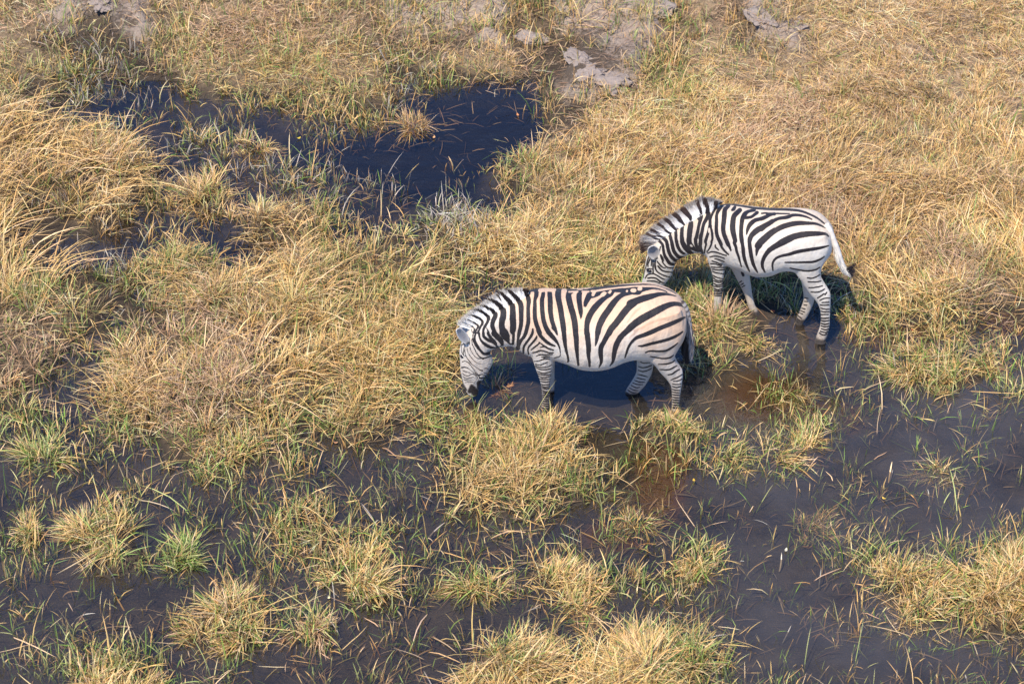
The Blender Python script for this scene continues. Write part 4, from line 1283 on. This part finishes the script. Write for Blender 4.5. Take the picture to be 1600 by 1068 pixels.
emit('dry_grass', P0=np.stack([bx, by, bz], -1), az=az, lean=np.clip(mag * 0.46 + rng.normal(0.05, .14, n), 0, 1.3), L=L,
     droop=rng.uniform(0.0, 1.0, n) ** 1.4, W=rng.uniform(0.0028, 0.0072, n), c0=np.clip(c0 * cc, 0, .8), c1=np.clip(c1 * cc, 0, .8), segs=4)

# 3. long arching straws over the thickest cover
def d_long(C_, T_, pq):
    return np.clip((C_ - 6.2) / 2.6, 0, 1) * T_[:, 0] * (pq[:, 1] > np.where(pq[:, 0] > 700, 230, 120))
x, y, C_, T_, pq, ci = clumps(6000, d_long, 4, 9, 'l', 0)
n = len(ci); nc = len(x)
wind = (fbm(x, y, 0.5, 71) - 0.5) * 7.0 + 0.6
bx = x[ci] + rng.normal(0, .07, n); by = y[ci] + rng.normal(0, .07, n)
k = keepout(bx, by); bx, by, ci = bx[k], by[k], ci[k]; n = len(bx)
az = wind[ci] + rng.normal(0, .6, n)
bz = np.maximum(terr(bx, by), -0.05)
tuss = (pq[ci, 0] < 270) & (pq[ci, 1] < 460) & (pq[ci, 1] > 130)
L = rng.uniform(0.18, 0.44, n) * np.where(tuss, 1.5, 1.0)
c1 = pick(GOLD, n) * 1.05; c0 = c1 * 0.75
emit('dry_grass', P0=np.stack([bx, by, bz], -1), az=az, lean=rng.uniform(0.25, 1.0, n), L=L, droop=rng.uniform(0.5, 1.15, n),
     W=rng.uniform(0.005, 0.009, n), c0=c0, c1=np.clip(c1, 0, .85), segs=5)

# 4. green shoots and thin stalks standing in the shallow water
def d_water(C_, T_, pq):
    base = np.interp(C_, [0, 0.7, 1.5, 3, 4.5, 6, 8], [0.0, 0.02, 0.16, 0.60, 0.9, 0.55, 0.25])
    patch = np.clip((fbm(pq[:, 0] / 70, pq[:, 1] / 50, 1.0, 15) - 0.36) * 5, 0.22, 1.5)
    return base * patch * np.where((pq[:, 0] > 1080) & (pq[:, 1] > 500), 1.5, 1.0)
x, y, C_, T_, pq, ci = clumps(26000, d_water, 4, 17, 'w', 0)
n = len(ci); nc = len(x)
sp = rng.uniform(0.012, 0.09, nc)
bx = x[ci] + rng.normal(0, 1, n) * sp[ci]; by = y[ci] + rng.normal(0, 1, n) * sp[ci]
k = keepout(bx, by); bx, by, ci = bx[k], by[k], ci[k]; n = len(bx)
bz = np.maximum(terr(bx, by), -0.09)
cgreen = np.where(pq[:, 1] < 440, 0.35, 0.62) + rng.normal(0, .25, nc)
ti = np.where(T_[ci, 5] + T_[ci, 4] * 0.6 > rng.random(n), 5, 0)
c0, c1 = colours(ti, n, np.clip(cgreen, 0.05, 0.95)[ci])
az = rng.uniform(0, 2 * math.pi, n)
L = rng.uniform(0.05, 0.25, n) * rng.uniform(0.5, 1.15, nc)[ci]
emit('marsh_shoots', P0=np.stack([bx, by, bz], -1), az=az, lean=(np.abs(rng.normal(0.14, 0.28, n)) + (rng.random(n) < .04) * .7).clip(0, 1.4), L=L * np.where(rng.random(n) < .07, 1.9, 1.0), droop=np.abs(rng.normal(0, .5, n)).clip(0, 1.2),
     W=rng.uniform(0.0035, 0.009, n), c0=c0, c1=c1, segs=4)

# 5. dead straws lying on the water, in ones and twos
x = rng.uniform(X0, X1, 5200); y = rng.uniform(Y0, Y1, 5200)
C_, T_, pq = coverage(x, y)
k = (C_ > 0.6) & (C_ < 5.5) & (pq[:, 0] > -60) & (pq[:, 0] < 1660) & (pq[:, 1] < 1140) & (pq[:, 1] > 120) & ((pq[:, 1] > 430) & (rng.random(5200) < np.where(fbm(x, y, 1.4, 44) > 0.52, 0.35, 0.03))) & keepout(x, y)
x, y, T_ = x[k], y[k], T_[k]; n = len(x)
c1 = np.where((rng.random(n) < .6)[:, None], pick(GOLD, n), pick(PINK, n)); 
emit('floating_straw', P0=np.stack([x, y, np.maximum(terrain(x, y), -0.004) + 0.001], -1), az=rng.uniform(0, 6.3, n), lean=rng.uniform(1.2, 1.53, n), L=rng.uniform(0.06, 0.30, n) * rng.choice([1, 1, 1.4], n),
     droop=rng.uniform(0, .5, n), W=rng.uniform(0.005, 0.010, n), c0=c1 * 0.8, c1=c1, segs=4)

# 5b. thick bent reed stalks standing out of the open water
x = rng.uniform(X0, X1, 6500); y = rng.uniform(Y0, Y1, 6500)
C_, T_, pq = coverage(x, y)
k = (C_ > 0.4) & (C_ < 4.5) & (pq[:, 0] > -60) & (pq[:, 0] < 1660) & (pq[:, 1] < 1140) & (pq[:, 1] > 430) & (rng.random(6500) < 0.08 + 0.4 * (fbm(x, y, 1.6, 54) > 0.55)) & keepout(x, y)
x, y, pq = x[k], y[k], pq[k]; n = len(x)
c1 = np.where((rng.random(n) < .65)[:, None], pick(GOLD, n, .2), pick(GREY, n, .2))
emit('marsh_shoots', P0=np.stack([x, y, np.maximum(terrain(x, y), -0.08)], -1), az=rng.uniform(0, 6.3, n), lean=rng.uniform(0.03, 0.6, n) + (rng.random(n) < .1) * .5, L=rng.uniform(0.08, 0.24, n),
     droop=rng.uniform(0.0, 0.9, n), W=rng.uniform(0.006, 0.011, n), c0=c1 * 0.6, c1=c1, segs=5)

# 6. sunken dead stems and weed on the bed
x = rng.uniform(X0, X1, 9000); y = rng.uniform(Y0, Y1, 9000)
C_, T_, pq = coverage(x, y)
k = (C_ < 5) & (pq[:, 0] > -60) & (pq[:, 0] < 1660) & (pq[:, 1] < 1140) & (rng.random(9000) < 0.06 + 0.5 * (fbm(x, y, 2.0, 51) > 0.5))
x, y = x[k], y[k]; ci = np.repeat(np.arange(len(x)), 5); n = len(ci)
bx = x[ci] + rng.normal(0, .1, n); by = y[ci] + rng.normal(0, .1, n)
c1 = np.where((rng.random(n) < .5)[:, None], pick(BROWN, n, .3), pick(PINK, n, .2) * 0.6)
emit('sunken_litter', P0=np.stack([bx, by, terrain(bx, by) + 0.004], -1), az=rng.uniform(0, 6.3, n), lean=rng.uniform(1.0, 1.5, n), L=rng.uniform(0.05, 0.22, n),
     droop=rng.uniform(0, .4, n), W=rng.uniform(0.004, 0.010, n), c0=c1 * 0.8, c1=c1, segs=3)

LAB = {'sunken_litter': 'dead stems and weed lying under the shallow water on the bed','matted_straw': 'lodged pale straw lying in a tangled mat over the bank',
       'dry_grass': 'golden dry marsh grass with green bases covering the bank and islets',
       'marsh_shoots': 'short green shoots and thin dry stalks standing in the shallow water',
       'floating_straw': 'dead straws lying scattered on the water surface'}
def cat_emit(key):
    by_seg = {}
    for d in ALL[key]: by_seg.setdefault(d['segs'], []).append(d)
    meshes = []
    for s, ds in by_seg.items():
        kw = {k: np.concatenate([d[k] for d in ds]) for k in ds[0] if k != 'segs'}
        meshes.append(blade_mesh(key, segs=s, **kw))
    return meshes
tot = 0
for key in ALL:
    ms = cat_emit(key)
    if len(ms) == 1: me_ = ms[0]
    else:
        bm = bmesh.new()
        for q in ms: bm.from_mesh(q)
        me_ = bpy.data.meshes.new(key); bm.to_mesh(me_); bm.free(); me_.materials.append(GRASS)
    tot += sum(len(p) for p in [me_.polygons])
    tag(link(key, me_), LAB[key], kind='stuff')
print('GRASS POLYS', tot)

# ------------------------------------------------------------------ tufts that stand alone in the water
TUFTS = [
 (1122, 500, 40, .30, .15, 'pinkish straw tuft hiding the near foreleg of the younger zebra'),
 (1075, 500, 34, .26, .45, 'green and straw tuft behind the rump of the adult zebra'),
 (1185, 525, 34, .20, .20, 'low straw tuft below the belly of the younger zebra, at the edge of the water'),
 (852, 668, 44, .20, .20, 'straw tuft in front of the adult zebra foreleg'),
 (1062, 660, 36, .19, .30, 'straw tuft in front of the adult zebra hind leg'),  # px, py, radius px, height m, green share, label
 (1245, 680, 46, .26, .25, 'bright yellow tuft just right of the brown reflection, below the younger zebra'),
 (1100, 878, 40, .22, .15, 'spiky pale tuft with splayed straws in open water right of centre, near the bottom'),
 (1420, 905, 62, .27, .15, 'golden tuft left of the big one at the lower right edge'),
 (1560, 890, 85, .32, .15, 'largest golden tuft, cut by the right edge of the picture'),
 (985, 1030, 75, .30, .05, 'dense straw tuft cut by the bottom edge, right of the middle'),
 (815, 1030, 70, .30, .18, 'yellow and green tuft cut by the bottom edge, left of the dense straw one'),
 (738, 890, 46, .22, .35, 'loose star-shaped pale green tuft in water left of the lower middle islet'),
 (168, 820, 55, .30, .30, 'tall yellow-green tuft standing in water near the lower left edge'),
 (45, 815, 36, .20, .35, 'low tuft touching the left edge with a green right side'),
 (285, 858, 40, .26, .85, 'vivid green tuft in the lower left water'),
 (350, 950, 58, .26, .15, 'straw-coloured tuft among thin stalks in the lower left'),
 (486, 975, 28, .20, .05, 'small reddish dry tuft standing alone at the lower left of the centre'),
 (560, 880, 62, .27, .20, 'broad golden tuft left of the open water strip below the adult zebra'),
 (205, 1045, 58, .26, .15, 'dry tuft cut by the bottom edge near the left corner'),
 (60, 695, 40, .24, .60, 'green and straw tuft by the left edge, above the low one'),
 (1275, 805, 36, .20, .30, 'tuft with bent brown straws between the two large water areas at the right'),
 (1470, 720, 36, .20, .30, 'thin low tuft in the wide right-hand water, right of the brown straws'),
 (1440, 560, 52, .24, .20, 'yellow tuft at the far edge of the right-hand water'),
 (900, 915, 60, .22, .25, 'flattened golden tuft below the large middle islet'),
 (790, 588, 26, .22, .05, 'small orange-brown tuft between the adult zebra muzzle and its front leg'),
 (1240, 600, 26, .18, .30, 'small tuft in the water behind the adult zebra, by its shadow'),
 (320, 290, 48, .30, .10, 'upright golden tuft at the left end of the upper pool'),
 (640, 175, 40, .26, .05, 'dry bush-like tuft leaning over the left side of the blue pool'),
 (400, 215, 34, .24, .15, 'arched tuft standing in the dark end of the upper pool'),
 (1545, 545, 40, .22, .25, 'loose tuft by the right edge at the far side of the water'),
 (1130, 700, 40, .20, .45, 'short green-based tuft left of the bright yellow one'),
 (985, 800, 38, .20, .35, 'small tuft below the brown reflection of the adult zebra'),
 (600, 560, 50, .30, .20, 'tall golden tuft on the bank left of the adult zebra head'),
]
for (px, py, rpx, hgt, gsh, lab) in TUFTS:
    base = ground(px, py + rpx * 0.38, 0.0)
    dist = np.linalg.norm(base - CAM); rad = rpx / FPX * dist
    n = int(640 * (rpx / 50) ** 1.6) + 60
    ang = rng.uniform(0, 2 * math.pi, n); rr = np.sqrt(rng.random(n)) * rad * 0.62
    sub = rng.integers(0, 7, n); sa = rng.uniform(0, 6.3, 7); sr = rng.uniform(0.05, 1.05, 7) * rad
    bx = 0.5 * rr * np.cos(ang) + sr[sub] * np.cos(sa[sub]); by = 0.5 * rr * np.sin(ang) + sr[sub] * np.sin(sa[sub])
    wa = rng.uniform(0, 6.3)
    wl = rng.uniform(0.1, .5)
    sdx = rng.normal(0, .55, 7); sdy = rng.normal(0, .55, 7)
    wl *= 0.6
    dx = 0.6 * bx / rad + wl * math.cos(wa) + 0.8 * sdx[sub] + rng.normal(0, .38, n); dy = 0.6 * by / rad + wl * math.sin(wa) + 0.8 * sdy[sub] + rng.normal(0, .38, n)
    az = np.arctan2(dy, dx); mag = np.hypot(dx, dy)
    z0 = max(float(terrain(np.array([base[0]]), np.array([base[1]]))[0]), -0.05)
    gz = np.maximum(terrain(bx + base[0], by + base[1]), -0.07) - z0
    ti = np.where(rng.random(n) < .85, 0, 2)
    if 'reddish' in lab or 'orange' in lab or 'pinkish' in lab: ti = np.full(n, 2)
    c0, c1 = colours(ti, n, np.full(n, gsh))
    if 'orange' in lab: c1 = c1 * np.array([1.05, .8, .55])
    L = rng.uniform(0.3, 1.1, n) * 0.88 * hgt * np.exp(-0.3 * (np.hypot(bx, by) / rad) ** 2) * rng.uniform(0.4, 1.3, 7)[sub]
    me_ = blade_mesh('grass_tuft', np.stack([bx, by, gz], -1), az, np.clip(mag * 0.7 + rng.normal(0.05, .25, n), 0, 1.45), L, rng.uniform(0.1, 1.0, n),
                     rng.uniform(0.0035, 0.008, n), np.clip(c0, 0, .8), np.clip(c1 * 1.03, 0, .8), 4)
    o = link('grass_tuft', me_)
    o.location = (base[0], base[1], z0)
    tag(o, lab, 'grass tuft', 'grass tufts standing in and beside the water')

# ------------------------------------------------------------------ clods of dried mud on the bare top bank
CLAY = NT('dried_mud')
nz = CLAY.noise(22, 6, .7); nz2 = CLAY.noise(5, 3, .6)
cb = CLAY.mix(nz.outputs[0], (0.17, 0.135, 0.115), (0.36, 0.30, 0.26))
b = CLAY.n('ShaderNodeBsdfPrincipled'); CLAY.l(cb, b.inputs['Base Color']); b.inputs['Roughness'].default_value = 0.95
CLAY.l(CLAY.bump(nz.outputs[0], 0.8, 0.03), b.inputs['Normal']); CLAY.l(b.outputs[0], CLAY.out.inputs[0])
CLODS = [
 (948, 128, .17, 'pale grey mud clod at the lower end of the bare patch'),
 (922, 119, .10, 'small grey mud clod just left of the pale one'),
 (902, 100, .11, 'grey mud clod in the middle of the bare patch'),
 (1188, 40, .12, 'dark mud clod at the left of the pair near the top edge'),
 (1232, 44, .13, 'dark mud clod at the right of the pair near the top edge'),
 (160, 18, .12, 'grey mud clod near the top left corner'),
 (830, 58, .10, 'flat grey clod on the bare patch left of the clods'),
 (1028, 22, .12, 'grey clod at the top edge of the bare ground, right of centre'),
]
for (px, py, r, lab) in CLODS:
    p = ground(px, py, 0.06)
    bm = bmesh.new(); bmesh.ops.create_icosphere(bm, subdivisions=5, radius=r)
    sd = rng.uniform(0, 50)
    for v in bm.verts:
        d = v.co.normalized()
        k = 1 + 0.55 * mnoise.noise(d * 1.6 + Vector((sd, 0, 0))) + 0.3 * mnoise.noise(d * 4 + Vector((0, sd, 0))) + 0.13 * mnoise.noise(d * 10 + Vector((0, 0, sd)))
        v.co = Vector((v.co.x * k * 1.35, v.co.y * k, v.co.z * k * 0.30))
    me_ = bpy.data.meshes.new('mud_clod'); bm.to_mesh(me_); bm.free()
    me_.polygons.foreach_set('use_smooth', np.ones(len(me_.polygons), bool))
    o = link('mud_clod', me_, CLAY.m)
    z = float(terrain(np.array([p[0]]), np.array([p[1]]))[0])
    o.location = (p[0], p[1], z - r * 0.03); o.rotation_euler = (0, 0, rng.uniform(0, 6.3))
    tag(o, lab, 'mud clod', 'clods of dried mud on the bare bank')

# ------------------------------------------------------------------ fallen leaves
LEAVES = [
 (328, 206, (0.55, 0.10, 0.04), 'red leaf floating in the dark end of the upper pool'),
 (467, 217, (0.60, 0.48, 0.06), 'yellow leaf among the stalks of the upper pool'),
 (455, 274, (0.62, 0.30, 0.12), 'orange leaf lying in the middle of the upper pool stalks'),
 (678, 216, (0.60, 0.33, 0.15), 'orange leaf at the left of the blue pool'),
 (809, 181, (0.70, 0.30, 0.12), 'orange leaf at the right rim of the blue pool'),
 (514, 935, (0.72, 0.66, 0.40), 'pale leaf between two tufts in the lower left'),
 (1084, 752, (0.65, 0.42, 0.06), 'yellow leaf on the brown reflection edge'),
 (524, 693, (0.60, 0.34, 0.20), 'tan leaf on the strip of water below the left bank'),
 (1207, 489, (0.62, 0.14, 0.06), 'red leaf between the hooves of the younger zebra'),
 (1427, 517, (0.55, 0.20, 0.08), 'rusty leaf at the far shore of the right-hand water'),
 (1228, 860, (0.50, 0.48, 0.38), 'whitish leaf by the bent straws in the right-hand water'),
 (1381, 780, (0.70, 0.48, 0.10), 'yellow leaf floating in the middle of the right-hand water'),
]
LM = colour_mat('leaf', 0.5, 0.2, 0.4)
for (px, py, col, lab) in LEAVES:
    p = ground(px, py, 0.004)
    V, F = [], []
    for i in range(7):
        u = i / 6; wv = 0.016 * math.sin(math.pi * (0.06 + 0.9 * u)) ** 0.8
        for s in (-1, 0, 1): V.append(((u - .5) * 0.034, s * wv * 0.65, 0.006 + abs(s) * 0.006 + 0.010 * (u - .5) ** 2 * 4))
    I = np.arange(21).reshape(7, 3)
    F = np.stack([I[:-1, :-1], I[:-1, 1:], I[1:, 1:], I[1:, :-1]], -1).reshape(-1, 4)
    me_ = mesh_np('fallen_leaf', np.array(V), [F]); set_col(me_, 'Col', np.tile(np.array(col), (21, 1)) * rng.uniform(.8, 1.2, (21, 1)))
    o = link('fallen_leaf', me_, LM)
    sm = o.modifiers.new('thickness', 'SOLIDIFY'); sm.thickness = 0.001
    z = max(float(terrain(np.array([p[0]]), np.array([p[1]]))[0]), 0.002)
    o.location = (p[0], p[1], z); o.rotation_euler = (rng.uniform(-.2, .2), rng.uniform(-.2, .2), rng.uniform(0, 6.3))
    tag(o, lab, 'leaf', 'fallen leaves on the marsh')
